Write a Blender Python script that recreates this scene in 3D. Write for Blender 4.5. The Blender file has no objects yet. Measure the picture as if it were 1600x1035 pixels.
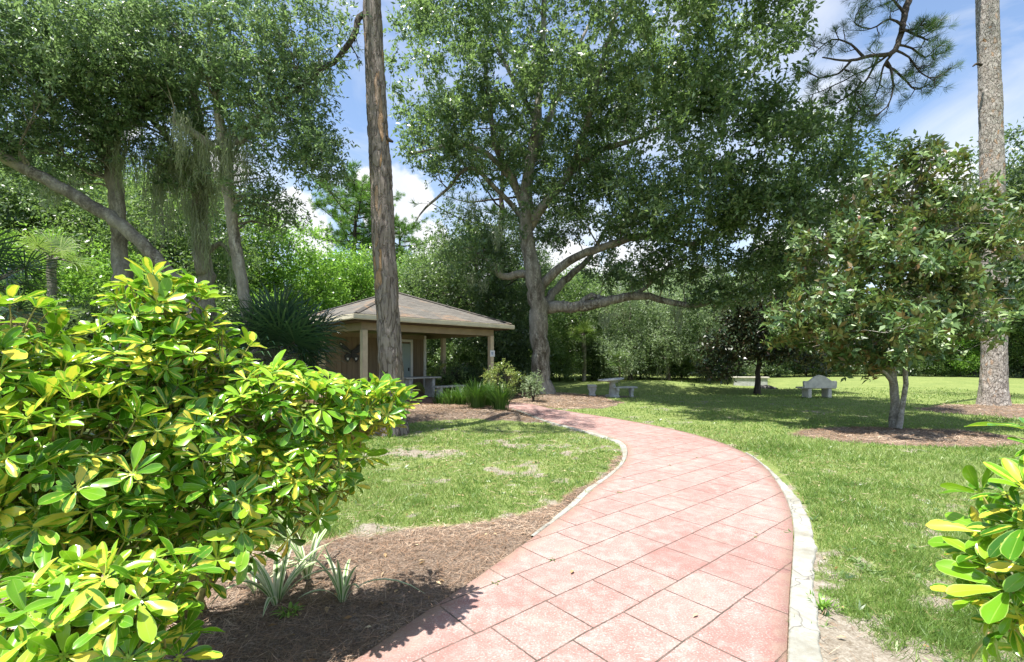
import bpy, bmesh, math, numpy as np
from mathutils import Vector
RS = np.random.RandomState
F, HY, CX, EYE = 730.0, 562.0, 800.0, 1.5      # lens in photo pixels, horizon row, centre column, eye height
scene = bpy.context.scene
COL = scene.collection
def P(px, py, Y):                                # a photo pixel at a chosen real distance -> world point
    return np.array([(px-CX)/F*Y, Y, EYE+(HY-py)/F*Y])
def PG(px, py):                                  # a photo pixel on the flat ground
    Y = F*EYE/(py-HY)
    return np.array([(px-CX)/F*Y, Y])
# ------------------------------------------------------------------ noise
def hsh(a):
    a = np.sin(a*12.9898)*43758.5453
    return a-np.floor(a)
def vnoise(x, y, z=None, seed=0.0):
    x = np.asarray(x, float); y = np.asarray(y, float); z = np.zeros_like(x) if z is None else np.asarray(z, float)
    xi, yi, zi = np.floor(x), np.floor(y), np.floor(z)
    f = [x-xi, y-yi, z-zi]; f = [t*t*(3-2*t) for t in f]
    def h(i, j, k): return hsh((xi+i)*1.0+(yi+j)*57.31+(zi+k)*113.97+seed*7.77)
    def l(a, b, t): return a+(b-a)*t
    return l(l(l(h(0,0,0), h(1,0,0), f[0]), l(h(0,1,0), h(1,1,0), f[0]), f[1]),
             l(l(h(0,0,1), h(1,0,1), f[0]), l(h(0,1,1), h(1,1,1), f[0]), f[1]), f[2])
def fbm(x, y, z=None, seed=0.0, o=4):
    s = 0; a = .5; t = 0
    x = np.asarray(x, float); y = np.asarray(y, float)
    for k in range(o):
        s = s+a*vnoise(x*2**k, y*2**k, None if z is None else z*2**k, seed+k*3.1); t += a; a *= .5
    return s/t
def sstep(a, b, x):
    t = np.clip((x-a)/(b-a), 0, 1); return t*t*(3-2*t)
# ------------------------------------------------------------------ meshes
def np_mesh(name, V, Fc, mat, parent=None, origin=(0,0,0), attrs=None, smooth=False):
    V = np.asarray(V, np.float32).reshape(-1, 3)-np.asarray(origin, np.float32)
    Fc = np.asarray(Fc, np.int32); m, k = Fc.shape
    me = bpy.data.meshes.new(name)
    me.vertices.add(len(V)); me.vertices.foreach_set('co', V.ravel())
    me.loops.add(m*k); me.loops.foreach_set('vertex_index', Fc.ravel())
    me.polygons.add(m); me.polygons.foreach_set('loop_start', np.arange(0, m*k, k, dtype=np.int32))
    if smooth: me.polygons.foreach_set('use_smooth', np.ones(m, bool))
    for an, av in (attrs or {}).items():
        av = np.asarray(av, np.float32)
        if av.ndim == 1:
            a = me.attributes.new(an, 'FLOAT', 'POINT'); a.data.foreach_set('value', av)
        else:
            a = me.attributes.new(an, 'FLOAT_VECTOR', 'POINT'); a.data.foreach_set('vector', av.ravel())
    me.update(calc_edges=True); me.materials.append(mat)
    o = bpy.data.objects.new(name, me); COL.objects.link(o)
    if parent is not None: o.parent = parent
    else: o.location = origin
    return o
def tag(o, label=None, cat=None, group=None, kind=None):
    if label: o['label'] = label
    if cat: o['category'] = cat
    if group: o['group'] = group
    if kind: o['kind'] = kind
    return o
def thing(name, loc, label, cat, group=None, rz=0):
    o = bpy.data.objects.new(name, None); COL.objects.link(o)
    o.location = [float(t) for t in loc]; o.rotation_euler = (0, 0, rz); o.empty_display_size = .2
    return tag(o, label, cat, group)
class MB:                                        # collects boxes, lathes and prisms in one mesh
    def __init__(s): s.bm = bmesh.new()
    def box(s, c, size, rz=0, bev=.0, rx=0, taper=1.0):
        m = bmesh.new(); bmesh.ops.create_cube(m, size=1)
        for v in m.verts:
            k = taper if v.co.z > 0 else 1
            v.co = Vector((v.co.x*size[0]*k, v.co.y*size[1]*k, v.co.z*size[2]))
        if bev: bmesh.ops.bevel(m, geom=m.edges[:], offset=bev, segments=2, affect='EDGES')
        cr, sr = math.cos(rz), math.sin(rz); cx_, sx_ = math.cos(rx), math.sin(rx)
        for v in m.verts:
            x, y, z = v.co; y, z = y*cx_-z*sx_, y*sx_+z*cx_
            v.co = Vector((x*cr-y*sr+c[0], x*sr+y*cr+c[1], z+c[2]))
        s._add(m); return s
    def _add(s, m):
        mp = {v: s.bm.verts.new(v.co) for v in m.verts}
        for f in m.faces:
            try: s.bm.faces.new([mp[v] for v in f.verts])
            except ValueError: pass
        m.free()
    def poly_prism(s, pts, a, b, frame):          # 2-D outline pts placed by frame(u,v,w) from w=a to w=b
        A = [s.bm.verts.new(frame(u, v, a)) for u, v in pts]; B = [s.bm.verts.new(frame(u, v, b)) for u, v in pts]
        s.bm.faces.new(A[::-1]); s.bm.faces.new(B); n = len(pts)
        for i in range(n): s.bm.faces.new((A[i], A[(i+1) % n], B[(i+1) % n], B[i]))
        return s
    def build(s, name, mat, parent=None, loc=None, smooth=False):
        bmesh.ops.recalc_face_normals(s.bm, faces=s.bm.faces[:])
        me = bpy.data.meshes.new(name); s.bm.to_mesh(me); s.bm.free(); me.materials.append(mat)
        if smooth:
            for p in me.polygons: p.use_smooth = True
        o = bpy.data.objects.new(name, me); COL.objects.link(o)
        if parent is not None: o.parent = parent
        if loc is not None: o.location = loc
        return o
# ------------------------------------------------------------------ materials
class NT:
    def __init__(s, name):
        s.m = bpy.data.materials.new(name); s.m.use_nodes = True; s.t = s.m.node_tree; s.t.nodes.clear()
        s.out = s.t.nodes.new('ShaderNodeOutputMaterial')
    def n(s, ty, **kw):
        nd = s.t.nodes.new(ty)
        for k, v in kw.items():
            if k in nd.inputs.keys() if isinstance(k, str) else False: nd.inputs[k].default_value = v
            else: setattr(nd, k, v)
        return nd
    def l(s, a, b): s.t.links.new(a, b)
    def math(s, op, a, b=0.0, c=None, clamp=False):
        nd = s.t.nodes.new('ShaderNodeMath'); nd.operation = op; nd.use_clamp = clamp
        for i, v in enumerate((a, b) if c is None else (a, b, c)):
            if isinstance(v, (int, float)): nd.inputs[i].default_value = v
            else: s.l(v, nd.inputs[i])
        return nd.outputs[0]
    def ramp(s, fac, stops, interp='LINEAR'):
        nd = s.t.nodes.new('ShaderNodeValToRGB'); nd.color_ramp.interpolation = interp
        e = nd.color_ramp.elements
        while len(e) < len(stops): e.new(.5)
        for i, (p, c) in enumerate(stops):
            e[i].position = p; e[i].color = (c, c, c, 1) if isinstance(c, (int, float)) else (*c, 1)
        s.l(fac, nd.inputs[0]); return nd.outputs[0]
    def mix(s, fac, a, b, mode='MIX'):
        nd = s.t.nodes.new('ShaderNodeMix'); nd.data_type = 'RGBA'; nd.blend_type = mode
        for i, v in ((0, fac), (6, a), (7, b)):
            if isinstance(v, (int, float)): nd.inputs[i].default_value = v
            elif isinstance(v, tuple): nd.inputs[i].default_value = (*v, 1)
            else: s.l(v, nd.inputs[i])
        return nd.outputs[2]
    def coord(s, scale=(1,1,1), rot=(0,0,0), world=False):
        if world: src = s.n('ShaderNodeNewGeometry').outputs['Position']
        else: src = s.n('ShaderNodeTexCoord').outputs['Object']
        mp = s.n('ShaderNodeMapping'); mp.inputs['Scale'].default_value = scale; mp.inputs['Rotation'].default_value = rot
        s.l(src, mp.inputs[0]); return mp.outputs[0]
    def noise(s, vec, scale, detail=4, rough=.55, dist=0):
        nd = s.n('ShaderNodeTexNoise'); nd.inputs['Scale'].default_value = scale; nd.inputs['Detail'].default_value = detail
        nd.inputs['Roughness'].default_value = rough; nd.inputs['Distortion'].default_value = dist
        if vec is not None: s.l(vec, nd.inputs['Vector'])
        return nd.outputs[0]
    def vor(s, vec, scale, feature='F1', out='Distance', rnd=1):
        nd = s.n('ShaderNodeTexVoronoi'); nd.feature = feature; nd.inputs['Scale'].default_value = scale
        nd.inputs['Randomness'].default_value = rnd
        s.l(vec, nd.inputs['Vector']); return nd.outputs[out]
    def attr(s, name, out='Fac'):
        nd = s.n('ShaderNodeAttribute'); nd.attribute_name = name; return nd.outputs[out]
    def bsdf(s, col, rough=.8, bump=None, bstr=.5, bdist=.02, spec=.5):
        b = s.n('ShaderNodeBsdfPrincipled')
        if isinstance(col, tuple): b.inputs['Base Color'].default_value = (*col, 1)
        else: s.l(col, b.inputs['Base Color'])
        if isinstance(rough, (int, float)): b.inputs['Roughness'].default_value = rough
        else: s.l(rough, b.inputs['Roughness'])
        b.inputs['Specular IOR Level'].default_value = spec
        if bump is not None:
            bp = s.n('ShaderNodeBump'); bp.inputs['Strength'].default_value = bstr; bp.inputs['Distance'].default_value = bdist
            s.l(bump, bp.inputs['Height']); s.l(bp.outputs[0], b.inputs['Normal'])
        return b
    def done(s, sh):
        s.l(sh.outputs[0] if hasattr(sh, 'outputs') else sh, s.out.inputs[0]); return s.m
def leaf_mat(name, dark, mid, light, trans=.35, rough=.42, spec=.5, back=None, tcol=None):
    t = NT(name); r = t.attr('tint')
    c = t.ramp(r, [(0, dark), (.5, mid), (1, light)])
    if back:
        g = t.n('ShaderNodeNewGeometry'); c = t.mix(t.math('MULTIPLY', g.outputs['Backfacing'], t.math('MULTIPLY_ADD', t.math('FRACT', t.math('MULTIPLY', r, 37.7)), .9, -.05)), c, back)
    b = t.bsdf(c, rough, spec=spec)
    tr = t.n('ShaderNodeBsdfTranslucent')
    t.l(t.mix(.55, c, tcol or (light[0]*1.15, light[1]*1.4, light[2]*.65)), tr.inputs[0])
    mx = t.n('ShaderNodeMixShader'); mx.inputs[0].default_value = trans
    t.l(b.outputs[0], mx.inputs[1]); t.l(tr.outputs[0], mx.inputs[2])
    return t.done(mx)
def bark_mat(name, c1, c2, c3, sc=6, stretch=.25, bstr=.8, plate=False, patch=None):
    t = NT(name); v = t.coord((1, 1, stretch))
    n = t.noise(v, sc, 6, .65); n2 = t.noise(t.coord((1,1,.5)), 1.3, 3)
    h = n
    if plate:
        wv = t.n('ShaderNodeVectorMath'); wv.operation = 'ADD'
        nn = t.n('ShaderNodeTexNoise'); nn.inputs['Scale'].default_value = 5; t.l(v, nn.inputs['Vector'])
        sc_ = t.n('ShaderNodeVectorMath'); sc_.operation = 'SCALE'; sc_.inputs['Scale'].default_value = .09
        nn.inputs['Detail'].default_value = 5; sc_.inputs['Scale'].default_value = .2; t.l(nn.outputs[1], sc_.inputs[0]); t.l(v, wv.inputs[0]); t.l(sc_.outputs[0], wv.inputs[1])
        e = t.vor(wv.outputs[0], sc, 'DISTANCE_TO_EDGE')
        pl = t.ramp(t.math('ADD', e, t.math('MULTIPLY_ADD', n, .16, -.08)), [(.02, 0.0), (.11, 1.0)])
        cell = t.vor(wv.outputs[0], sc, 'F1', 'Color')
        sep = t.n('ShaderNodeSeparateColor'); t.l(cell, sep.inputs[0])
        h = t.math('ADD', pl, t.math('MULTIPLY', n, .5))
        col = t.mix(sep.outputs[0], c2, c3)
        col = t.mix(t.math('MULTIPLY', n, .6), col, c1)
        pl2 = t.math('MAXIMUM', pl, t.ramp(t.noise(t.coord((1,1,stretch*1.5)), sc*.8, 4, .7), [(.4, 1.0), (.62, .25)])); col = t.mix(pl2, tuple(x*.4 for x in c1), col); h = t.math('ADD', pl2, n)
        if patch:
            pm = t.math('GREATER_THAN', sep.outputs[1], patch[1])
            col = t.mix(t.math('MULTIPLY', pm, t.ramp(n2, [(.45, 0.0), (.6, 1.0)])), col, patch[0])
    else:
        n9 = t.noise(t.coord((1,1,stretch*1.6)), sc*3.5, 5, .7); col = t.mix(t.ramp(n9, [(.4, .75), (.55, 0.0)]), t.ramp(n, [(.36, c1), (.5, c2), (.62, c3)]), tuple(x*.6 for x in c1)); h = t.math('ADD', n, n9)
        col = t.mix(t.ramp(n2, [(.4, 0.0), (.65, .6)]), col, c3)
    return t.done(t.bsdf(col, .9, h, bstr, .05, .2))
M = {}
M['oak_leaf'] = leaf_mat('oak_leaf', (.03,.06,.025), (.105,.175,.065), (.34,.44,.22), .38, .36, .8)  # pale tones of both oak leaf mixes carry some leaf sheen as colour
M['oak_leaf_near'] = leaf_mat('oak_leaf_near', (.03,.062,.032), (.11,.185,.09), (.36,.46,.27), .38, .36, .8)
M['mag_leaf'] = leaf_mat('magnolia_leaf', (.03,.07,.02), (.09,.165,.045), (.26,.36,.14), .22, .4, .6, back=(.2,.1,.035))
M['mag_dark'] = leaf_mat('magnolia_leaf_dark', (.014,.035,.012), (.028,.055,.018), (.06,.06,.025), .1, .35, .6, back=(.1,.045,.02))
M['bright_leaf'] = leaf_mat('bright_leaf', (.05,.12,.02), (.16,.31,.05), (.36,.54,.12), .42, .32)
M['mid_leaf'] = leaf_mat('mid_leaf', (.03,.07,.025), (.11,.19,.06), (.3,.4,.16), .38, .36, .7)
M['gray_leaf'] = leaf_mat('gray_green_leaf', (.1,.15,.085), (.22,.29,.17), (.42,.5,.33), .42, .42)
M['dark_leaf'] = leaf_mat('dark_leaf', (.025,.055,.022), (.075,.125,.048), (.23,.3,.14), .38, .38, .8)
M['needle'] = leaf_mat('pine_needle', (.035,.075,.03), (.06,.12,.035), (.12,.19,.05), .3, .45)
M['needle_far'] = leaf_mat('pine_needle_far', (.04,.1,.02), (.1,.21,.035), (.22,.36,.07), .35, .4)
M['moss'] = leaf_mat('spanish_moss', (.15,.165,.12), (.27,.29,.21), (.42,.45,.34), .45, .9, .1)
M['palm_leaf'] = leaf_mat('palm_leaf', (.018,.05,.03), (.035,.085,.045), (.09,.15,.07), .2, .35, .6)
M['palm_light'] = leaf_mat('palm_leaf_light', (.06,.12,.02), (.12,.22,.04), (.3,.36,.12), .35, .4)
M['blade'] = leaf_mat('border_grass', (.03,.08,.012), (.06,.14,.02), (.13,.24,.04), .3, .4)
M['stripe_blade'] = leaf_mat('striped_blade', (.05,.12,.03), (.12,.22,.07), (.5,.55,.32), .25, .4)
M['shrub_yellow'] = leaf_mat('shrub_pale', (.1,.16,.03), (.2,.28,.07), (.42,.45,.16), .3, .4)
M['grass_blade'] = leaf_mat('grass_blade', (.09,.17,.03), (.16,.27,.05), (.35,.4,.16), .35, .45, .5)
M['straw'] = leaf_mat('pine_straw', (.12,.08,.055), (.32,.2,.13), (.62,.5,.38), .1, .7, .2)
M['litter'] = leaf_mat('dead_leaf', (.2,.1,.04), (.4,.26,.13), (.6,.5,.32), .15, .7, .2)
M['dead_frond'] = leaf_mat('dead_frond', (.14,.09,.05), (.26,.19,.12), (.45,.36,.24), .2, .7, .2)
M['oak_bark'] = bark_mat('oak_bark', (.09,.075,.055), (.22,.195,.16), (.42,.395,.34), 7, .3, .9)
M['pale_bark'] = bark_mat('pale_bark', (.08,.065,.05), (.18,.155,.125), (.33,.31,.26), 9, .5, .7)
M['pine_bark'] = bark_mat('pine_bark', (.17,.125,.1), (.2,.17,.15), (.31,.275,.25), 13, .2, 1.0, True, ((.4,.24,.13), .93))
M['pine_bark_light'] = bark_mat('pine_bark_light', (.26,.21,.175), (.38,.34,.3), (.54,.51,.46), 14, .5, 1.0, True, ((.42,.26,.15), .9))
M['mag_bark'] = bark_mat('magnolia_bark', (.15,.13,.105), (.32,.3,.26), (.46,.44,.4), 7, .7, .4)
M['twig'] = bark_mat('dark_twig', (.03,.022,.016), (.06,.048,.038), (.1,.085,.07), 8, .3, .5)
M['yellow_stem'] = bark_mat('shrub_stem', (.2,.14,.05), (.32,.26,.09), (.4,.4,.14), 14, .4, .3)
def plain(name, col, rough=.6, var=.15, sc=8, bstr=.2, spec=.4, stretch=(1,1,1)):
    t = NT(name); n = t.noise(t.coord(stretch), sc, 5, .6)
    c = t.ramp(n, [(.3, tuple(x*(1-var) for x in col)), (.7, tuple(min(1, x*(1+var)) for x in col))])
    return t.done(t.bsdf(c, rough, n, bstr, .01, spec))
M['cream'] = plain('cream_paint', (.6,.55,.43), .55, .12, 3)
M['tan'] = plain('tan_paint', (.3,.24,.165), .6, .12, 3)
M['post'] = plain('post_paint', (.52,.44,.32), .6, .15, 4)
M['white'] = plain('white_paint', (.78,.78,.76), .5, .06, 4)
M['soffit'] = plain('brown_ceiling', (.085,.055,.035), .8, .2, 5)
M['door_blue'] = plain('door_paint', (.33,.42,.43), .4, .1, 2)
M['black'] = plain('black_metal', (.012,.012,.012), .4, .2, 8)
M['slab'] = plain('porch_floor', (.3,.17,.13), .85, .25, 6, .4)
M['stone'] = plain('cast_stone', (.42,.43,.42), .85, .3, 7, .6, .2)
M['stone_pale'] = plain('pale_cast_stone', (.56,.53,.46), .85, .25, 5, .5, .2)
M['rock'] = plain('dark_rock', (.09,.085,.08), .9, .3, 6, .8, .2)
M['plaque'] = plain('plaque_white', (.72,.74,.8), .5, .04, 6)
M['plaque_ink'] = plain('plaque_ink', (.36,.42,.56), .5, .1, 9)
M['fruit'] = plain('magnolia_fruit', (.3,.17,.11), .7, .3, 40, .5)
t = NT('wood_siding')                             # vertical grooved siding
v = t.coord(); n = t.noise(t.coord((1,1,.1)), 9, 4)
c = t.ramp(n, [(.3, (.19,.145,.095)), (.7, (.27,.21,.14))])
M['siding'] = t.done(t.bsdf(c, .7, n, .25, .01, .3))
t = NT('roof_shingle')
v = t.coord(); bk = t.n('ShaderNodeTexBrick'); bk.offset = .5
g = t.n('ShaderNodeTexCoord'); t.l(g.outputs['UV'], bk.inputs['Vector'])
bk.inputs['Scale'].default_value = 1; bk.inputs['Brick Width'].default_value = .3; bk.inputs['Row Height'].default_value = .14
bk.inputs['Mortar Size'].default_value = .008; bk.inputs['Color1'].default_value = (.075,.07,.063,1); bk.inputs['Color2'].default_value = (.14,.13,.115,1)
bk.inputs['Mortar'].default_value = (.05,.045,.04,1)
n1 = t.noise(v, 1.1, 6, .65, .6); n2 = t.noise(t.coord((1,1,1)), 14, 5, .7)
c = t.mix(t.math('MULTIPLY', n2, .4), bk.outputs[0], (.23,.215,.19))
needle = t.ramp(n1, [(.54, 0.0), (.64, .7)])
c = t.mix(t.math('MULTIPLY', needle, t.ramp(n2, [(.35, .3), (.6, 1.0)])), c, (.27,.17,.1))
M['shingle'] = t.done(t.bsdf(c, .9, t.math('ADD', n2, bk.outputs['Fac']), .6, .02, .2))
# paving: square and oblong red slabs laid on the skew, dusty joints, pale bloom stains
ANG = math.radians(-40.0)
t = NT('red_paving')
wp = t.n('ShaderNodeNewGeometry').outputs['Position']
wob = t.n('ShaderNodeTexNoise'); wob.inputs['Scale'].default_value = 2.2; t.l(wp, wob.inputs['Vector'])
ws = t.n('ShaderNodeVectorMath'); ws.operation = 'MULTIPLY_ADD'; t.l(wob.outputs[1], ws.inputs[0]); ws.inputs[1].default_value = (.02,.02,0); t.l(wp, ws.inputs[2])
wob2 = t.n('ShaderNodeTexNoise'); wob2.inputs['Scale'].default_value = 40; t.l(wp, wob2.inputs['Vector'])
ws2 = t.n('ShaderNodeVectorMath'); ws2.operation = 'MULTIPLY_ADD'; t.l(wob2.outputs[1], ws2.inputs[0]); ws2.inputs[1].default_value = (.009,.009,0); t.l(ws.outputs[0], ws2.inputs[2])
mp = t.n('ShaderNodeMapping'); mp.inputs['Rotation'].default_value = (0,0,ANG); mp.inputs['Location'].default_value = (.13,.22,0)
t.l(ws2.outputs[0], mp.inputs[0])
bk = t.n('ShaderNodeTexBrick'); bk.offset = .4; bk.offset_frequency = 2; bk.squash = 1.45; bk.squash_frequency = 3; t.l(mp.outputs[0], bk.inputs['Vector'])
bk.inputs['Scale'].default_value = 1; bk.inputs['Brick Width'].default_value = .43; bk.inputs['Row Height'].default_value = .38
bk.inputs['Mortar Size'].default_value = .0055; bk.inputs['Mortar Smooth'].default_value = .35; bk.inputs['Bias'].default_value = 0
bk.inputs['Color1'].default_value = (.29,.155,.134,1); bk.inputs['Color2'].default_value = (.33,.205,.18,1); bk.inputs['Mortar'].default_value = (.16,.12,.095,1)
n1 = t.noise(wp, 2.3, 6, .65, .4); n2 = t.noise(wp, 90, 3, .7); n3 = t.noise(wp, 9, 6, .7, .3)
n4 = t.noise(wp, 17, 6, .75, .5)
c = t.mix(t.ramp(n3, [(.46, 0.0), (.6, .6)]), bk.outputs[0], (.37,.285,.26))
c = t.mix(t.ramp(n4, [(.32, .7), (.46, 0.0)]), c, (.3,.15,.125))
c = t.mix(t.ramp(n1, [(.54, 0.0), (.66, .45)]), c, (.4,.31,.275))
c = t.mix(t.ramp(n2, [(.56, 0.0), (.66, .8)]), c, (.48,.4,.37))
c = t.mix(t.ramp(n2, [(.34, .6), (.46, 0.0)]), c, (.22,.11,.09))
st = t.noise(wp, 5.5, 5, .6, 1.2)
c = t.mix(t.ramp(st, [(.68, 0.0), (.74, .75)]), c, (.62,.58,.53))
dirt = t.noise(wp, 3.1, 4, .6)
jn = t.math('MULTIPLY', bk.outputs['Fac'], t.ramp(t.noise(wp, 6, 4, .7), [(.35, .35), (.55, 1.0)]))
c = t.mix(jn, c, (.085,.07,.055))
far_ = t.ramp(t.noise(wp, 1.6, 7, .7, 1.0), [(.56, 0.0), (.68, .5)]); c = t.mix(far_, c, (.34,.27,.22))
c = t.mix(t.ramp(t.noise(wp, .9, 5, .7, .8), [(.5, 0.0), (.66, .4)]), c, (.2,.1,.085))
c = t.mix(t.math('MULTIPLY', t.attr('edge'), t.ramp(n3, [(.35, 0.0), (.6, .8)])), c, (.3,.2,.14))
hh = t.math('ADD', t.math('MULTIPLY', bk.outputs['Fac'], -1.0), t.math('MULTIPLY_ADD', n2, .3, t.math('MULTIPLY', n4, .25)))
M['paving'] = t.done(t.bsdf(c, .85, hh, .8, .012, .3))
t = NT('kerb_concrete'); wp = t.n('ShaderNodeNewGeometry').outputs['Position']
n1 = t.noise(wp, 3, 6, .7); n2 = t.noise(wp, 60, 4, .7)
wn_ = t.n('ShaderNodeTexNoise'); wn_.inputs['Scale'].default_value = 3; wn_.inputs['Detail'].default_value = 6; t.l(wp, wn_.inputs['Vector']); wa_ = t.n('ShaderNodeVectorMath'); wa_.operation = 'MULTIPLY_ADD'; t.l(wn_.outputs[1], wa_.inputs[0]); wa_.inputs[1].default_value = (.5,.5,0); t.l(wp, wa_.inputs[2]); ck = t.vor(wa_.outputs[0], 1.15, 'DISTANCE_TO_EDGE')
wv = t.n('ShaderNodeTexNoise'); wv.inputs['Scale'].default_value = 5
c = t.ramp(n1, [(.3, (.2,.19,.155)), (.5, (.31,.31,.27)), (.75, (.39,.39,.35))])
c = t.mix(t.ramp(n2, [(.3, .4), (.42, 0.0)]), c, (.35,.34,.3))
c = t.mix(t.ramp(t.noise(wp, 7, 6, .75, .8), [(.5, 0.0), (.66, .75)]), c, (.24,.22,.17))
c = t.mix(t.ramp(ck, [(.0, .9), (.007, 0.0)]), c, (.12,.11,.1))
M['kerb'] = t.done(t.bsdf(c, .85, t.math('ADD', n2, t.ramp(ck, [(0, 0.0), (.02, 1.0)])), .5, .015, .2))
# ground: lawn soil, straw beds, sandy patches (masks are where the stuff lies)
t = NT('ground_cover'); wp = t.n('ShaderNodeNewGeometry').outputs['Position']
n1 = t.noise(wp, 1.2, 5, .6); n2 = t.noise(wp, 11, 6, .7); n3 = t.noise(wp, 70, 3, .7)
gr = t.ramp(n2, [(.25, (.1,.13,.04)), (.5, (.15,.2,.06)), (.75, (.24,.26,.11))])
gr = t.mix(t.ramp(n1, [(.35, 0.0), (.7, .4)]), gr, (.3,.33,.11))
gr = t.mix(t.ramp(n3, [(.35, .5), (.5, 0.0)]), gr, (.08,.12,.025))
sd = t.ramp(t.math('ADD', t.math('MULTIPLY', n3, .5), t.math('MULTIPLY', n2, .5)), [(.35, (.13,.105,.075)), (.5, (.24,.21,.165)), (.65, (.38,.35,.3))])
ml = t.ramp(n3, [(.3, (.06,.045,.036)), (.5, (.17,.13,.1)), (.75, (.36,.29,.225))])
br = t.math('MULTIPLY_ADD', t.math('ADD', n2, n3), .5, -.5)
def edge(a, w=.5): return t.ramp(t.math('ADD', t.attr(a), t.math('MULTIPLY', br, w)), [(.42, 0.0), (.58, 1.0)])
c = t.mix(edge('sand', .9), gr, sd); c = t.mix(edge('mulch', .5), c, ml)
M['ground'] = t.done(t.bsdf(c, .95, t.math('ADD', n3, n2), .6, .02, .1))
t = NT('umbrella_leaf')                            # glossy variegated leaflets: lime blade, yellow heart, pale rim
sep = t.n('ShaderNodeSeparateXYZ'); t.l(t.attr('leafdata', 'Vector'), sep.inputs[0])
u, vv, r = sep.outputs; au = t.math('ABSOLUTE', u)
cb = t.n('ShaderNodeCombineXYZ'); t.l(u, cb.inputs[0]); t.l(t.math('MULTIPLY', vv, 1.4), cb.inputs[1]); t.l(t.math('MULTIPLY', r, 57.0), cb.inputs[2])
nz = t.noise(cb.outputs[0], 2.0, 3, .6)
paling = t.math('FRACT', t.math('MULTIPLY', r, 7.31))
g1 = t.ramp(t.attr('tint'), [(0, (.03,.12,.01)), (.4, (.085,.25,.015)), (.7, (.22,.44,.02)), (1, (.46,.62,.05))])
thr = t.math('MULTIPLY_ADD', paling, -1.0, 1.04)
ym = t.ramp(t.math('SUBTRACT', t.math('SUBTRACT', t.math('MULTIPLY', nz, 1.2), t.math('MULTIPLY', au, .65)), thr), [(0, 0.0), (.06, 1.0)])
c = t.mix(ym, g1, t.mix(paling, (.5,.58,.07), (.7,.58,.07)))
c = t.mix(t.ramp(au, [(.86, 0.0), (.98, .75)]), c, (.45,.62,.16))
c = t.mix(t.ramp(au, [(.0, .5), (.07, 0.0)]), c, (.4,.56,.12))
sp_ = t.noise(t.coord(), 60, 2, .5); c = t.mix(t.ramp(sp_, [(.7, 0.0), (.76, .8)]), c, (.22,.16,.04))
b = t.bsdf(c, .24, spec=.6)
tr = t.n('ShaderNodeBsdfTranslucent'); t.l(t.mix(.25, c, (.45,.75,.03)), tr.inputs[0])
mx = t.n('ShaderNodeMixShader'); mx.inputs[0].default_value = .32; t.l(b.outputs[0], mx.inputs[1]); t.l(tr.outputs[0], mx.inputs[2])
M['schefflera'] = t.done(mx)
# ------------------------------------------------------------------ tubes and leaves
def unit(a): return a/np.maximum(np.linalg.norm(a, axis=-1, keepdims=True), 1e-9)
def smooth_path(pts, rad, step=.25, jit=0.0, rs=None):
    pts = np.asarray(pts, float); rad = np.asarray(rad, float)
    if len(pts) < 3: pts = np.vstack([pts[0], (pts[0]+pts[-1])/2, pts[-1]]); rad = np.array([rad[0], (rad[0]+rad[-1])/2, rad[-1]])
    ext = np.vstack([2*pts[0]-pts[1], pts, 2*pts[-1]-pts[-2]]); out = []; ro = []
    for i in range(len(pts)-1):
        p0, p1, p2, p3 = ext[i:i+4]; n = max(2, int(np.linalg.norm(p2-p1)/step))
        for k in range(n):
            s = k/n
            out.append(.5*((2*p1)+(-p0+p2)*s+(2*p0-5*p1+4*p2-p3)*s*s+(-p0+3*p1-3*p2+p3)*s**3)); ro.append(rad[i]*(1-s)+rad[i+1]*s)
    out.append(pts[-1]); ro.append(rad[-1]); out = np.array(out); ro = np.array(ro)
    if jit and rs is not None: out[1:-1] += rs.normal(0, 1, (len(out)-2, 3))*jit*ro[1:-1, None]
    return out, ro
class Tubes:
    def __init__(s): s.V = []; s.F = []; s.n = 0
    def add(s, pts, rad, seg=6, rough=0.0, seed=0.0, flare=0.0):
        n = len(pts); T = unit(np.gradient(pts, axis=0))
        ref = np.array([0, 0, 1.0]) if abs(T[0][2]) < .8 else np.array([1.0, 0, 0])
        N = np.zeros_like(T); a = ref-T[0]*np.dot(ref, T[0]); N[0] = a/np.linalg.norm(a)
        for i in range(1, n):
            a = N[i-1]-T[i]*np.dot(N[i-1], T[i]); N[i] = a/max(np.linalg.norm(a), 1e-6)
        B = np.cross(T, N); th = np.arange(seg)/seg*2*math.pi
        R = np.repeat(rad[:, None], seg, 1)
        if rough:
            cyc = np.cumsum(np.r_[0, np.linalg.norm(np.diff(pts, axis=0), axis=1)])[:, None]+0*th
            R = R*(1+rough*(fbm(np.cos(th)*2.2+10+cyc*.0, np.sin(th)*2.2+10, cyc*1.3, seed)-.5)*2
                   + rough*.5*(vnoise(np.cos(th)*6+20, np.sin(th)*6+20+0*cyc, cyc*5, seed)-.5))
            if flare: R = R*(1+flare*np.exp(-cyc*2.6)*(.6+.8*vnoise(np.cos(th)*1.7+5+0*cyc, np.sin(th)*1.7+5+0*cyc, None, seed+2)))
        V = pts[:, None]+R[..., None]*(np.cos(th)[None, :, None]*N[:, None]+np.sin(th)[None, :, None]*B[:, None])
        i = np.arange(n-1)[:, None]*seg; j = np.arange(seg)[None]; j2 = (j+1) % seg
        Fc = np.stack([i+j, i+j2, i+seg+j2, i+seg+j], -1).reshape(-1, 4)+s.n
        s.V.append(V.reshape(-1, 3)); s.F.append(Fc); s.n += n*seg
    def build(s, name, mat, parent, origin):
        return np_mesh(name, np.vstack(s.V), np.vstack(s.F), mat, parent, origin, smooth=True)
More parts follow.
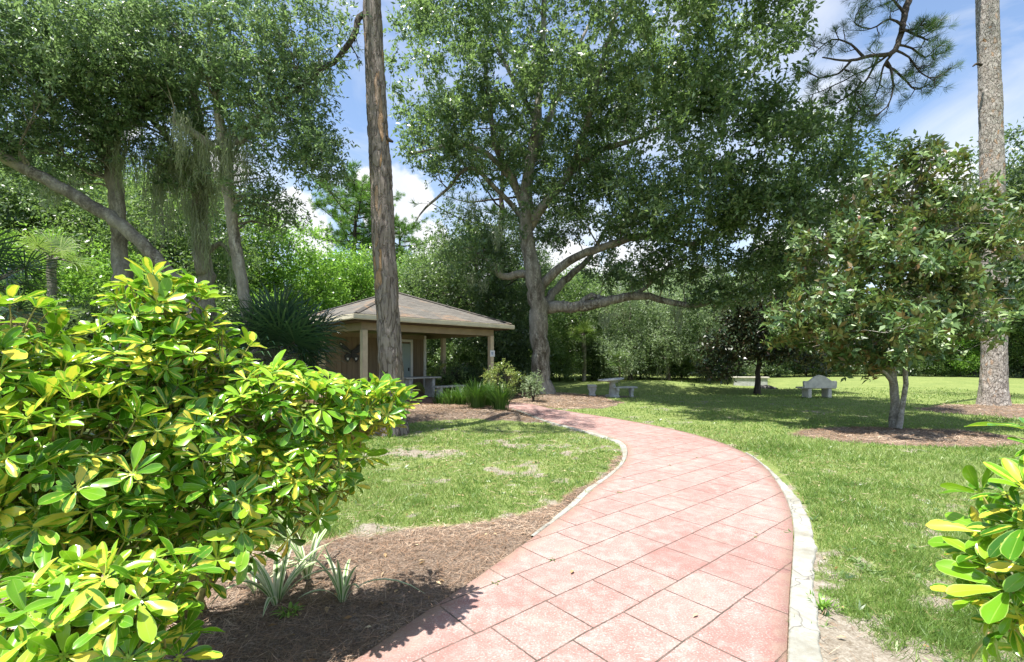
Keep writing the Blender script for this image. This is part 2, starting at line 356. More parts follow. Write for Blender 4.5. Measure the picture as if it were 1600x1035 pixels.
def leaf_quads(Pp, D, N, L, W, droop=.12):
    S = unit(np.cross(D, N)); N = np.cross(S, D); L = L[:, None]; W = W[:, None]
    mid = Pp+D*L*.45+N*W*.12
    V = np.stack([Pp, mid+S*W*.5, Pp+D*L-N*L*droop, mid-S*W*.5], 1)
    return V
def leaves_obj(name, V, tint, mat, parent, origin):
    n = len(V); return np_mesh(name, V.reshape(-1, 3), np.arange(n*4).reshape(-1, 4), mat, parent, origin, {'tint': np.repeat(tint, 4)})
def clumps_from(ells, rs, cr, overlap=1.0, dens=1.0):
    """ells: (cx,cy,cz,rx,ry,rz,n); clump centres crowd the outer part of each lobe"""
    out = []
    for (cx, cy, cz, rx, ry, rz, n) in ells:
        n = int(n*dens); d = unit(rs.normal(0, 1, (n, 3))); rr = rs.uniform(.2, 1, n)**.4
        p = d*rr[:, None]*np.array([rx, ry, rz])+np.array([cx, cy, cz])
        out.append(np.c_[p, rs.uniform(cr[0], cr[1], n)])
    return np.vstack(out)
def connect(T, clumps, nodes, nrad, rs, seg=5, thin=.006, k=.6, rise=.15, step=.3, cap=.09):
    order = np.argsort([np.min(np.linalg.norm(nodes-c[:3], axis=1)) for c in clumps])
    ns = [tuple(p) for p in nodes]; nr = list(nrad); arr = nodes.copy(); rar = np.array(nrad)
    for ci in order:
        c = clumps[ci][:3]; d = arr-c; dist = np.linalg.norm(d, axis=1)
        cost = dist+.7*np.maximum(0, d[:, 2])+.02/np.maximum(rar, .005)*.25
        i = int(np.argmin(cost)); a = arr[i]; L = dist[i]
        if L < .05: continue
        r0 = min(rar[i]*k, cap, .008+.017*L); mid = (a+c)/2+np.array([0, 0, rise*L])+rs.normal(0, .07*L, 3)
        q1 = a+(mid-a)*.5+rs.normal(0, .04*L, 3)
        pts, rad = smooth_path([a, q1, mid, c], [r0, r0*.85, r0*.6, thin], step)
        T.add(pts, rad, seg)
        arr = np.vstack([arr, pts[1:]]); rar = np.r_[rar, rad[1:]]
def clump_leaves(clumps, n_twig, n_leaf, L, asp, rs, up=.3, spread=.07, droop=0.0, Tt=None, flat=.75):
    """short leafy twigs radiating in each clump"""
    PP = []; DD = []; tint = []
    for c in clumps:
        r = c[3]; m = max(3, int(n_twig*(r/.6)**1.5*rs.uniform(.6, 1.3)))
        d = rs.normal(0, 1, (m, 3)); d[:, 2] = d[:, 2]*flat+up-droop; d = unit(d)
        Lt = r*rs.uniform(.55, 1.25, m); st = c[:3]+rs.normal(0, r*.25, (m, 3))
        t = rs.uniform(.25, 1, (m, n_leaf)); cv = rs.normal(0, .18, (m, 3))
        p = st[:, None]+d[:, None]*(Lt[:, None]*t)[..., None]+cv[:, None]*(t**2*Lt[:, None])[..., None]
        p += rs.normal(0, spread, p.shape)*.6
        dd = unit(d[:, None]*.7+rs.normal(0, .55, p.shape))
        PP.append(p.reshape(-1, 3)); DD.append(dd.reshape(-1, 3))
        tint.append(np.clip(rs.normal(.42, .16)+rs.normal(0, .25, m*n_leaf)+.12*np.repeat(rs.normal(0, 1, m), n_leaf), 0, 1))
        if Tt is not None:
            for j in range(0, m, 2): Tt.add(np.array([st[j], st[j]+d[j]*Lt[j]*.5, st[j]+d[j]*Lt[j]]), np.array([.006, .004, .002]), 3)
    PP = np.vstack(PP); DD = np.vstack(DD); tint = np.concatenate(tint); n = len(PP)
    N = rs.normal(0, .75, (n, 3)); N[:, 2] += .9
    Ls = L*rs.uniform(.65, 1.25, n)
    return leaf_quads(PP, DD, unit(N), Ls, Ls*asp), tint
def tuft_needles(cent, dirs, n, L, w, rs, cone=.9):
    m = len(cent); d = unit(dirs[:, None]*cone+rs.normal(0, .55, (m, n, 3)))
    p = np.repeat(cent[:, None], n, 1)+d*.02-dirs[:, None]*rs.uniform(0, L*.7, (m, n, 1))
    Ls = L*rs.uniform(.7, 1.15, m*n)
    V = leaf_quads(p.reshape(-1, 3), d.reshape(-1, 3), unit(rs.normal(0, 1, (m*n, 3))), Ls, np.full(m*n, w), .1)
    return V, np.clip(np.repeat(rs.normal(.45, .2, m), n)+rs.normal(0, .15, m*n), 0, 1)
def moss_strands(anchors, rs, Lr=(.5, 1.4), per=34, w=.012, spread=.1):
    V = []; ti = []; per = int(per*2.2); w = w*.9
    for a in anchors:
        Lm = rs.uniform(*Lr)
        for k in range(per):
            z0_ = rs.uniform(0, 1)**1.3; L = Lm*rs.uniform(.12, .42)*(1.15-z0_*.5); p = a+np.r_[rs.normal(0, spread*(1-.75*z0_), 2), -z0_*Lm*.72+rs.normal(0, .06)]; n = 5
            tz = np.linspace(0, 1, n); wob = np.cumsum(rs.normal(0, .04, (n, 2)), 0)*(.4+.6*L)
            x = p[0]+wob[:, 0]+(a[0]-p[0])*tz*.3; y = p[1]+wob[:, 1]+(a[1]-p[1])*tz*.3; z = p[2]-L*tz
            q = np.stack([x, y, z], 1); th = rs.uniform(0, math.pi); s = np.array([math.cos(th), math.sin(th), 0])*w*rs.uniform(.5, 1.3)
            ww = (1-tz*.7)[:, None]*s
            for i in range(n-1): V.append([q[i]-ww[i], q[i+1]-ww[i+1], q[i+1]+ww[i+1], q[i]+ww[i]]); ti.append(rs.uniform(.1, .9)) if i == 0 else ti.append(ti[-1])
    return np.array(V), np.array(ti)
def limb(T, pts, rad, rs, seg=10, rough=.06, jit=.12, step=.25, flare=0, seed=0):
    p, r = smooth_path(pts, rad, step, jit, rs); T.add(p, r, seg, rough, seed, flare); return p, r
# ------------------------------------------------------------------ path outline
LE = [(-3.6, 15.0), (-1.6, 14.9)]+[tuple(PG(*q)) for q in [(800,640),(850,657),(905,672),(950,684),(973,693),(981,706),(975,726),(955,746),(928,766),(900,793),(858,825),(800,868),(745,908),(690,945),(625,990),(560,1035),(470,1095),(330,1190)]]
RE = [(-3.0, 16.6), (-1.1, 16.5)]+[tuple(PG(*q)) for q in [(818,631),(870,641),(960,655),(1045,671),(1110,688),(1160,708),(1194,732),(1219,765),(1234,800),(1239,835),(1237,880),(1233,930),(1231,980),(1229,1035),(1228,1100),(1226,1200)]]
def resample(pts, n):
    p, _ = smooth_path(np.c_[np.array(pts), np.zeros(len(pts))], np.ones(len(pts)), .1); p = p[:, :2]
    s = np.r_[0, np.cumsum(np.linalg.norm(np.diff(p, axis=0), axis=1))]; q = np.linspace(0, s[-1], n)
    return np.c_[np.interp(q, s, p[:, 0]), np.interp(q, s, p[:, 1])]
LP, RP = resample(LE, 500), resample(RE, 500)
POLY = np.vstack([LP, RP[::-1]])
def in_poly(x, y, poly):
    x = np.asarray(x); y = np.asarray(y); ins = np.zeros(x.shape, bool); q = poly[::1]; n = len(q)
    for i in range(n):
        x1, y1 = q[i]; x2, y2 = q[(i+1) % n]
        if y1 == y2: continue
        c = ((y1 > y) != (y2 > y)) & (x < (x2-x1)*(y-y1)/(y2-y1)+x1); ins ^= c
    return ins
def pdist(x, y, line):                            # distance to a polyline's points (dense)
    d = np.full(np.shape(x), 9.0)
    for i in range(0, len(line), 3): d = np.minimum(d, np.hypot(x-line[i, 0], y-line[i, 1]))
    return d
PATH_C = POLY[::6]
def bed_a(x, y):
    poly = np.array([tuple(PG(*q)) for q in [(985,702),(960,738),(925,770),(880,820),(800,875),(745,915),(600,1020),(560,1060),(300,1250)]]+[(-9, 1.0), (-9, 3.0)]+[tuple(PG(*q)) for q in [(0,905),(300,865),(480,848),(590,836),(690,820),(780,808),(850,790),(900,766),(945,740),(962,722),(972,706)]])
    return poly
BED_A = bed_a(0, 0)
BED_D = np.array([(-5.2, 12.9), (-3.6, 11.0), (-2.2, 11.1), (-.9, 11.6), (0, 11.0), (.7, 11.1), (1.6, 10.5), (1.7, 10.7), (.9, 12.0), (.2, 14.0), (-.3, 14.6), (-3.6, 14.7), (-5, 14.6)])
BED_E = np.array([(0, 15.9), (1.4, 14.3), (2.4, 14.2), (3.2, 15.0), (3.9, 16.2), (3.6, 18.6), (2.4, 20.6), (.6, 21), (-.6, 19.4), (-.8, 17.2)])
def soft_poly(x, y, poly, w):
    ins = in_poly(x, y, poly); q = []
    for i in range(len(poly)):
        a, b = poly[i], poly[(i+1) % len(poly)]; n = max(2, int(np.hypot(*(b-a))/.12)); q += [a+(b-a)*k/n for k in range(n)]
    d = np.full(np.shape(x), 9.0)
    for p in q: d = np.minimum(d, np.hypot(x-p[0], y-p[1]))
    return np.where(ins, .5+np.minimum(d/w, 1)*.5, .5-np.minimum(d/w, 1)*.5)
def soft_ell(x, y, cx, cy, rx, ry, w=.3):
    r = np.hypot((x-cx)/rx, (y-cy)/ry)*(1+.22*(fbm(x*1.3, y*1.3, None, 3)-.5)); return np.clip(.5+(1-r)*min(rx, ry)/w*.5, 0, 1)
def masks(x, y):
    w = .25+.0*x; nx = (fbm(x*2.1, y*2.1, None, 11)-.5)*.5; ny = (fbm(x*2.1+40, y*2.1, None, 12)-.5)*.5
    m = np.maximum.reduce([soft_poly(x+nx*.6, y+ny*.6, BED_A, .3), soft_poly(x+nx, y+ny, BED_D, .35), soft_poly(x+nx, y+ny, BED_E, .4),
        soft_ell(x, y, 7.7, 9.15, 2.15, 1.15), soft_ell(x, y, 16.4, 13.3, 4.2, 2.5), soft_ell(x, y, 4.05, 18.9, 1.0, .55)])
    s = .22*sstep(.45, .72, fbm(x*.9+7, y*.9, None, 21))+.4*sstep(.45, .68, fbm(x*3.1, y*3.1, None, 22))*np.where(x > 2.5, .6, 1)+.2*sstep(.5, .7, fbm(x*9, y*9, None, 23))
    def spot(cx, cy, rx, ry, a=1): return a*np.exp(-(((x-cx)/rx)**2+((y-cy)/ry)**2)**1.2)
    s = s+spot(-1.35, 7.4, .8, .42, .55)+spot(-1.1, 4.15, .4, .12, .4)+spot(-.3, 6.6, .5, .4, .25)
    s = s+(.22*sstep(.4, .7, fbm(x*2.6+3, y*2.6, None, 24))+.25*sstep(.45, .7, fbm(x*8, y*8, None, 25)))*sstep(5.2, 3.4, y)*(x > 1)
    s = s+spot(1.62, 2.35, .28, .75, .7)+spot(1.7, 1.7, .35, .35, .5)+spot(1.8, 2.9, .2, .5, .3)
    dp = pdist(x, y, PATH_C); s = s+.42*np.exp(-(dp/.22)**2)*(y < 11)
    s = np.where(y > 17, s*.4, s)
    return m, np.clip(s, 0, 1)
def gheight(x, y):
    d = sstep(8, 14, y)
    far = .42*np.exp(-((x-7.3)/3.4)**2-((y-24)/2.0)**2)-.25*np.exp(-((x-10.5)/3.5)**2-((y-20.9)/.8)**2)+.22*sstep(24, 30, y)+.25*np.exp(-((x-24)/8)**2-((y-28)/4)**2)
    bermD = .13*soft_poly(x, y, BED_D, .5)**2; bermE = .1*np.exp(-(((x-1.2)**2+(y-19)**2)/3.5))
    pathd = np.minimum(pdist(x, y, PATH_C), 3)
    small = (fbm(x*.8, y*.8, None, 31)-.5)*.05+(fbm(x*4, y*4, None, 32)-.5)*.02
    return far+bermE+np.where(pathd < .15, 0, bermD*sstep(.1, .8, pathd))+small*sstep(.1, .5, pathd)-.004
def gz0(x, y): return float(gheight(np.array([x]), np.array([y]))[0])-.003
# ------------------------------------------------------------------ ground sheet
ys = [ -30, -8, -2, .2, .8]; y = 1.1
while y < 34: ys.append(y); y += .028+.011*y
ys += [35.5, 38, 43, 52, 70, 110, 200, 400]
xs = [-400, -200, -110, -70, -50, -38, -30]+list(np.arange(-26, -9, .33))+list(np.arange(-9, 10, .075))+list(np.arange(10, 30, .25))+[31, 34, 38, 44, 55, 75, 110, 200, 400]
X, Y = np.meshgrid(np.array(xs), np.array(ys)); ins = in_poly(X, Y, POLY)
mm, ss = masks(X, Y); Z = gheight(X, Y); Z = np.where(ins, -.02, Z)
ny_, nx_ = X.shape; i = np.arange(ny_-1)[:, None]*nx_; j = np.arange(nx_-1)[None]
FQ = np.stack([i+j, i+j+1, i+nx_+j+1, i+nx_+j], -1).reshape(-1, 4)
g = np_mesh('lawn_ground', np.stack([X, Y, Z], -1).reshape(-1, 3), FQ, M['ground'], None, (0,0,0), {'mulch': mm.ravel(), 'sand': ss.ravel()}, True)
g['kind'] = 'structure'
# path slab and kerbs
nc = 14; tt = np.linspace(0, 1, nc)
V = LP[:, None]*(1-tt[None, :, None])+RP[:, None]*tt[None, :, None]
zz = .022+.006*(fbm(V[..., 0]*1.5, V[..., 1]*1.5, None, 41)-.5)
top = np.concatenate([V, zz[..., None]], -1)
Lb = np.c_[LP, np.full(500, -.06)]; Rb = np.c_[RP, np.full(500, -.06)]
rows = np.concatenate([Lb[:, None], top, Rb[:, None]], 1); nn = nc+2
i = np.arange(499)[:, None]*nn; j = np.arange(nn-1)[None]
FQ = np.stack([i+j, i+j+1, i+nn+j+1, i+nn+j], -1).reshape(-1, 4)
ed = np.zeros((500, nn)); ed[:, :2] = 1; ed[:, -2:] = 1
o = np_mesh('paved_path', rows.reshape(-1, 3), FQ, M['paving'], None, (0,0,0), {'edge': ed.ravel()}); o['kind'] = 'structure'
def kerb(line, side, w, y0, y1, seed, hgt=.032):
    s = (line[:, 1] < y1) & (line[:, 1] > y0); ln = line[s]
    q, _ = smooth_path(np.c_[ln[::3], np.zeros(len(ln[::3]))], np.ones(len(ln[::3])), .025); q = q[:, :2]
    tg = unit(np.gradient(q, axis=0)); nr = np.c_[tg[:, 1], -tg[:, 0]]*side
    s_ = np.cumsum(np.r_[0, np.linalg.norm(np.diff(q, axis=0), axis=1)])
    ww = w(s_/s_[-1])*(1+.3*(fbm(s_*3, s_*0, None, seed)-.5)+.25*(fbm(s_*14, s_*0, None, seed+1)-.5))
    hh = hgt+.012*(fbm(s_*5, s_*0, None, seed+2)-.5)
    gap = np.abs((s_/.83+.1*np.sin(s_*5)) % 1-.5) < .007; hh = np.where(gap, .0, hh)
    prof = [(.0, -.04), (.012, -.1), (.012, .96), (.1, 1.02), (.5, 1.03), (.92, 1.0), (1.0, .9), (1.02, -1.5)]
    R = []
    for a, b in prof:
        off = .006+ww*a; zc = hh*b if b > 0 else np.full_like(hh, -.05 if b < -.05 else -.02)
        R.append(np.c_[q+nr*off[:, None], zc])
    R = np.stack(R[1:], 1); n, k, _ = R.shape; i = np.arange(n-1)[:, None]*k; j = np.arange(k-1)[None]
    o = np_mesh('kerb', R.reshape(-1, 3), np.stack([i+j, i+j+1, i+k+j+1, i+k+j], -1).reshape(-1, 4), M['kerb'], None, (0,0,0)); o['kind'] = 'structure'
kerb(RP, -1, lambda s: .02+.115*sstep(.1, .55, s), .6, 7.4, 5)
kerb(LP, 1, lambda s: .065+.05*np.sin(s*9)**2-.045*sstep(.6, .85, s), 3.9, 14.0, 9, .024)
# ------------------------------------------------------------------ grass and straw
rs = RS(5)
def blades(n, seed):
    rs = RS(seed); py = 590+450*rs.uniform(0, 1, n)**1.05+0; px = rs.uniform(-250, 1850, n)
    Yb = F*EYE/(py-HY)*rs.uniform(.93, 1.07, n); Xb = (px-CX)/F*Yb
    k = (Yb < 24) & (np.abs(Xb) < 22); return Xb[k], Yb[k]
Xb, Yb = blades(560000, 6); X2 = rs.uniform(-7, 8, 90000); Y2 = rs.uniform(1.6, 9, 90000); Xb = np.r_[Xb, X2]; Yb = np.r_[Yb, Y2]
mk, sk = masks(Xb, Yb); ins = in_poly(Xb, Yb, POLY); dp = pdist(Xb, Yb, PATH_C)
kr = pdist(Xb, Yb, RP[RP[:, 1] < 7.5]); tuft = fbm(Xb*5, Yb*5, None, 51)
keep = (~ins) & (kr > .17) & (dp > .03) & (mk < .42+.1*rs.uniform(0, 1, len(Xb))) & (sk+.35*(tuft-.5) < .16+.6*rs.uniform(0, 1, len(Xb))) 
Xb, Yb, tuft = Xb[keep], Yb[keep], tuft[keep]; n = len(Xb)
hb = (.35+1.3*fbm(Xb*1.1, Yb*1.1, None, 55))*(.02+.034*rs.uniform(0, 1, n)**1.6+.02*sstep(.5, .75, tuft))*(1+.35*sstep(0, 1, (Xb-2)/4)); az = rs.uniform(0, 2*math.pi, n); lean = rs.uniform(.25, 1.1, n)
D = unit(np.stack([np.cos(az)*lean, np.sin(az)*lean, np.ones(n)], 1)); Zb = gheight(Xb, Yb)-.003
wd = np.maximum(.0035, .0011*Yb)*rs.uniform(.7, 1.4, n)
V = leaf_quads(np.stack([Xb, Yb, Zb], 1), D, unit(np.stack([rs.normal(0,1,n), rs.normal(0,1,n), np.full(n, .4)], 1)), hb*1.25, wd, .25)
ti = np.clip(.42+1.1*(fbm(Xb*.9, Yb*.9, None, 52)-.5)+.8*(fbm(Xb*4, Yb*4, None, 53)-.5)+rs.normal(0, .2, n)+.3*(rs.uniform(0, 1, n) > .93), 0, 1)
tag(leaves_obj('lawn_grass', V, ti, M['grass_blade'], None, (0,0,0)), 'short green lawn grass with thin sandy patches on both sides of the red path', 'grass', kind='stuff')
rs = RS(58); n = 2600; x = rs.uniform(-5, 8, n); y = 2+rs.uniform(0, 1, n)**1.5*12; a_, b_ = masks(x, y); kp = (~in_poly(x, y, POLY)) & (a_ < .4) & (pdist(x, y, PATH_C) > .15) & (fbm(x*1.5, y*1.5, None, 57) > .46); x, y = x[kp], y[kp]
VV = []; tt_ = []
for q0, q1 in zip(x, y):
    m = rs.randint(5, 11); az = rs.uniform(0, 6.283, m); D = unit(np.stack([np.cos(az), np.sin(az), rs.uniform(.2, 1.3, m)], 1)); L = rs.uniform(.035, .085, m)
    VV.append(leaf_quads(np.tile([q0, q1, gz0(q0, q1)], (m, 1)), D, unit(rs.normal(0, .4, (m, 3))+[0,0,1]), L, L*rs.uniform(.12, .3), .3)); tt_.append(np.clip(rs.uniform(.1, .9)+rs.normal(0, .1, m), 0, 1))
for _ in range(46):                                 # sprouts in the paving joints
    a0 = rs.uniform(-2, 9); kq = rs.randint(-8, 22)*.38; vx, vy = a0-.13, kq-.22; q0 = vx*math.cos(-ANG)-vy*math.sin(-ANG); q1 = vx*math.sin(-ANG)+vy*math.cos(-ANG)
    if q1 < 2 or q1 > 9 or not in_poly(np.array([q0]), np.array([q1]), POLY)[0]: continue
    m = rs.randint(4, 9); az = rs.uniform(0, 6.283, m); D = unit(np.stack([np.cos(az), np.sin(az), rs.uniform(.1, .7, m)], 1)); L = rs.uniform(.012, .03, m)
    VV.append(leaf_quads(np.array([q0, q1, .026])+rs.normal(0, .012, (m, 3))*[1,1,0], D, unit(rs.normal(0, .4, (m, 3))+[0,0,1]), L, L*.35, .3)); tt_.append(rs.uniform(.1, .8, m))
tag(leaves_obj('lawn_weeds', np.vstack(VV), np.concatenate(tt_), M['mid_leaf'], None, (0,0,0)), 'broad-bladed weeds and coarse tufts scattered through the lawn and paving joints', 'weeds', kind='stuff')
# straw
def straw(n, gen, seed, L=.13, w=.0028, lo=.4, hi=.65):
    rs = RS(seed); x, y = gen(rs, n); m, _ = masks(x, y); ins = in_poly(x, y, POLY)
    k = (m > lo+(hi-lo)*rs.uniform(0, 1, len(x))) & ((~ins) | (rs.uniform(0, 1, len(x)) > .985)) & (pdist(x, y, PATH_C) > .0); x, y = x[k], y[k]; n = len(x)
    az = rs.uniform(0, 2*math.pi, n)+0; D = unit(np.stack([np.cos(az), np.sin(az), rs.normal(0, .16, n)], 1))
    z = gheight(x, y)+rs.uniform(.004, .03, n); Ls = L*rs.uniform(.4, 1.2, n)
    return leaf_quads(np.stack([x, y, z], 1)-D*Ls[:, None]/2, D, unit(np.stack([rs.normal(0, .3, n), rs.normal(0, .3, n), np.ones(n)], 1)), Ls, np.maximum(w, .0009*y)*rs.uniform(.7, 1.3, n), rs.uniform(-.1, .1, n)[:, None]), np.clip(rs.beta(1.6, 1.8, n)+1.1*(fbm(x*1.6, y*1.6, None, 71)-.5), 0, 1)
V1, t1 = straw(95000, lambda r, n: (r.uniform(-3.6, 2.2, n), 1.3+r.uniform(0, 1, n)**1.5*6.2), 61)
tag(leaves_obj('pine_straw', V1, t1, M['straw'], None, (0,0,0)), 'brown pine needles covering the bed under the variegated shrubs', 'pine straw', kind='stuff')
for (cx, cy, rx, ry, n, lab) in [(7.7, 9.15, 2.5, 1.5, 9000, 'brown pine straw in a round bed under the magnolia'), (16.4, 13.3, 4.6, 2.9, 12000, 'pale brown pine straw around the tall right pine'),
                                 (-1.8, 12.9, 3.6, 2.4, 16000, 'reddish pine straw on the low berm before the cabin'), (1.6, 17.2, 2.6, 3.6, 9000, 'pine straw around the foot of the big oak')]:
    V1, t1 = straw(n, lambda r, n: (cx+r.uniform(-1, 1, n)*rx, cy+r.uniform(-1, 1, n)*ry), int(n/7), .16, .004)
    tag(leaves_obj('pine_straw', V1, t1, M['straw'], None, (0,0,0)), lab, 'pine straw', kind='stuff')
V1, t1 = straw(9000, lambda r, n: (r.uniform(-3.5, 5, n), 1.8+r.uniform(0, 1, n)**1.4*8), 67, .15, .0026, -.9, .25)
tag(leaves_obj('pine_straw', V1, t1, M['straw'], None, (0,0,0)), 'loose pine needles strewn over the grass and sand beside the path', 'pine straw', kind='stuff')
# loose dead leaves and debris
rs = RS(77); n = 420; x = rs.uniform(-3, 5, n); y = 1.8+rs.uniform(0, 1, n)**1.4*8; ins = in_poly(x, y, POLY); kp = (~ins) | (rs.uniform(0, 1, n) > .88); x, y = x[kp], y[kp]; n = len(x)
az = rs.uniform(0, 6.3, n); Ls = rs.uniform(.03, .07, n)
V = leaf_quads(np.stack([x, y, np.maximum(gheight(x, y), in_poly(x, y, POLY)*.024)+.012], 1), np.stack([np.cos(az), np.sin(az), 0*az], 1), unit(np.stack([rs.normal(0,.3,n), rs.normal(0,.3,n), np.ones(n)], 1)), Ls, Ls*.4)
tag(leaves_obj('fallen_leaves', V, rs.uniform(0, 1, n), M['litter'], None, (0,0,0)), 'scattered dry fallen leaves on the lawn and the straw bed', 'leaves', kind='stuff')
# ------------------------------------------------------------------ cabin
e1 = np.array([.7071, .7071]); e2 = np.array([-.7071, .7071]); N0 = np.array([-4.4, 13.1]); SZ = 6.2; RZ = math.radians(45)
def cab(u, v, z): q = N0+e1*u+e2*v; return (q[0], q[1], z)
cabin = thing('cabin', cab(3.1, 3.1, 0), 'brown cabin with a low hipped shingle roof and an open porch on cream posts', 'cabin', rz=RZ)
def cl(u, v, z): return (u-3.1, v-3.1, z)          # cabin-local coordinates
EV = 2.78; PK = 4.02
bm = bmesh.new(); cz = EV+.02
c4 = [bm.verts.new(cl(u, v, cz)) for u, v in ((-.03,-.03),(SZ+.03,-.03),(SZ+.03,SZ+.03),(-.03,SZ+.03))]; pk = bm.verts.new(cl(3.1, 3.1, PK))
uvl = bm.loops.layers.uv.new('UVMap')
for i in range(4):
    f = bm.faces.new((c4[i], c4[(i+1) % 4], pk))
    for lp, uv in zip(f.loops, ((0, 0), (SZ, 0), (SZ/2, 3.35))): lp[uvl].uv = uv
f = bm.faces.new(c4[::-1])
me = bpy.data.meshes.new('roof'); bm.to_mesh(me); bm.free(); me.materials.append(M['shingle'])
roof = bpy.data.objects.new('roof', me); COL.objects.link(roof); roof.parent = cabin
b = MB()                                            # gutter and fascia
for (u, v, su, sv) in ((3.1, -.04, SZ+.2, .1), (3.1, SZ+.04, SZ+.2, .1), (-.04, 3.1, .1, SZ), (SZ+.04, 3.1, .1, SZ)): b.box(cl(u, v, EV-.07), (su, sv, .15), 0, .02)
b.build('fascia', M['cream'], roof)
b = MB()
for k in range(4):                                  # hip caps
    cx_, cy_ = ((0, 0), (SZ, 0), (SZ, SZ), (0, SZ))[k]
    p0 = np.array(cl(cx_, cy_, EV+.03)); p1 = np.array(cl(3.1, 3.1, PK+.01)); d = p1-p0; q = np.cross(d/np.linalg.norm(d), [0, 0, 1]); q = q/np.linalg.norm(q)*.09
    vs = [b.bm.verts.new(Vector(w)) for w in (p0-q, p0+[0,0,.045], p0+q, p1+q, p1+[0,0,.045], p1-q)]
    b.bm.faces.new((vs[0], vs[1], vs[4], vs[5])); b.bm.faces.new((vs[1], vs[2], vs[3], vs[4]))
b.build('hip_cap', M['shingle'], roof)
b = MB(); b.box(cl(3.1, 3.1, EV-.16), (SZ-.12, SZ-.12, .04)); b.build('soffit', M['soffit'], cabin)
b = MB()
for (u, v, su, sv) in ((3.1, .55, 5.3, .1), (.55, 3.1, .1, 5.0), (5.65, 3.1, .1, 5.0)): b.box(cl(u, v, EV-.29), (su, sv, .22))
b.build('beam', M['tan'], cabin)
for (u, v) in ((.55, .55), (5.65, .55), (5.65, 3.5), (.55, 3.5)):
    b = MB(); b.box(cl(u, v, (EV-.4)/2+.03), (.17, .17, EV-.4-.06), 0, .01); b.box(cl(u, v, .13), (.22, .22, .16), 0, .01); b.build('post', M['post'], cabin)
b = MB(); b.box(cl(3.1, 3.1, .05), (5.6, 5.6, .12), 0, .01); b.build('porch_floor', M['slab'], cabin)
HW = EV-.4; WV = 4.05
b = MB()
for k in range(24):                                  # grooved boards of the front wall, stopping at the door
    u0 = .3+k*.2; 
    if 4.0-.02 < u0+.1 < 4.9-0.0: pass
    b.box(cl(u0+.1, WV+.05, HW/2+.19), (.188, .08, HW-.16))
b.box(cl(.36, 5.0, HW/2+.19), (.1, 1.85, HW-.16)); b.box(cl(5.04, 5.0, HW/2+.19), (.1, 1.85, HW-.16)); b.box(cl(2.7, WV+.12, HW/2+.19), (4.7, .06, HW-.17))
b.build('wall', M['siding'], cabin)
for u in (.3, 5.1): b = MB(); b.box(cl(u, WV+.03, HW/2+.19), (.11, .16, HW-.15), 0, .008); b.build('corner_trim', M['white'], cabin)
b = MB(); b.box(cl(2.7, WV-.02, HW+.04), (4.7, .05, .16)); b.build('top_trim', M['tan'], cabin)
du = 3.95
b = MB(); b.box(cl(du, WV-.03, 1.13), (.86, .05, 2.02), 0, .006); dr = b.build('door', M['door_blue'], cabin)
b = MB()
for s in (-1, 1): b.box(cl(du+s*.48, WV-.035, 1.16), (.1, .09, 2.1), 0, .008)
b.box(cl(du, WV-.035, 2.26), (1.06, .09, .1), 0, .008); b.build('door_frame', M['white'], cabin)
b = MB(); b.box(cl(du+.33, WV-.075, 1.1), (.05, .05, .14), 0, .01); b.build('handle', M['black'], dr)
# butterfly ornament on the wall
bo = cab(1.85, WV-.07, 1.75)
bf = thing('butterfly_ornament', bo, 'black metal butterfly hung on the brown cabin wall', 'wall ornament', rz=RZ); bf.scale = (1.2, 1, 1.2)
def wing(s, pts, name, mat, w0=0.0, w1=.015):
    b = MB(); b.poly_prism([(s*u, v) for u, v in pts], w0, w1, lambda u, v, w: Vector((u, -w, v))); return b.build(name, mat, bf)
for s in (-1, 1):
    w_ = wing(s, [(0,.02),(.1,.12),(.26,.27),(.38,.33),(.4,.27),(.33,.16),(.3,.04),(.16,-.02),(0,-.03)], 'upper_wing', M['black'])
    w2 = wing(s, [(0,-.03),(.14,-.03),(.24,-.09),(.22,-.22),(.13,-.3),(.07,-.22),(0,-.1)], 'lower_wing', M['black'])
    wing(s, [(.32,.27),(.37,.29),(.37,.25),(.33,.23)], 'wing_spot', M['white'], .016, .02); wing(s, [(.1,-.16),(.17,-.15),(.16,-.22),(.11,-.23)], 'wing_spot', M['white'], .016, .02)
wing(1, [(-.02,.09),(.02,.09),(.025,-.1),(0,-.2),(-.025,-.1)], 'body', M['black'], .016, .035)
# plaque on the right post
pq = cab(5.65, .55-.1, 1.72)
sg = thing('plaque', pq, 'small white square plaque on the front right porch post', 'sign', rz=RZ)
b = MB(); b.box((-.02, -.012, 0), (.24, .014, .23), 0, .004); b.build('board', M['plaque'], sg)
b = MB(); b.poly_prism([(-.07,.03),(-.05,.07),(-.01,.05),(.02,.07),(.055,.03),(.03,-.03),(-.01,-.075),(-.05,-.03)], .0, .003, lambda u, v, w: Vector((u-.02, -.020-w, v))); b.build('emblem', M['plaque_ink'], sg)
# white porch table and bench
def lt(u, v): return cab(u, v, .11)
pt = thing('picnic_table', lt(3.5, 2.1), 'pale picnic table standing on the porch behind the pine trunk', 'table', rz=RZ)
b = MB(); b.box((0, 0, .73), (1.5, .75, .05), 0, .01); b.build('tabletop', M['stone'], pt)
for s in (-1, 1):
    b = MB(); b.box((s*.5, 0, .35), (.12, .5, .71), 0, .01); b.build('leg', M['stone'], pt)
pb = thing('porch_bench', lt(4.2, 1.2), 'grey slab bench on the porch beside the liriope border', 'bench', rz=RZ)
b = MB(); b.box((0, 0, .42), (1.3, .32, .06), 0, .012); b.build('seat', M['stone'], pb)
for s in (-1, 1):
    b = MB(); b.box((s*.42, 0, .195), (.12, .26, .39), 0, .012); b.build('leg', M['stone'], pb)
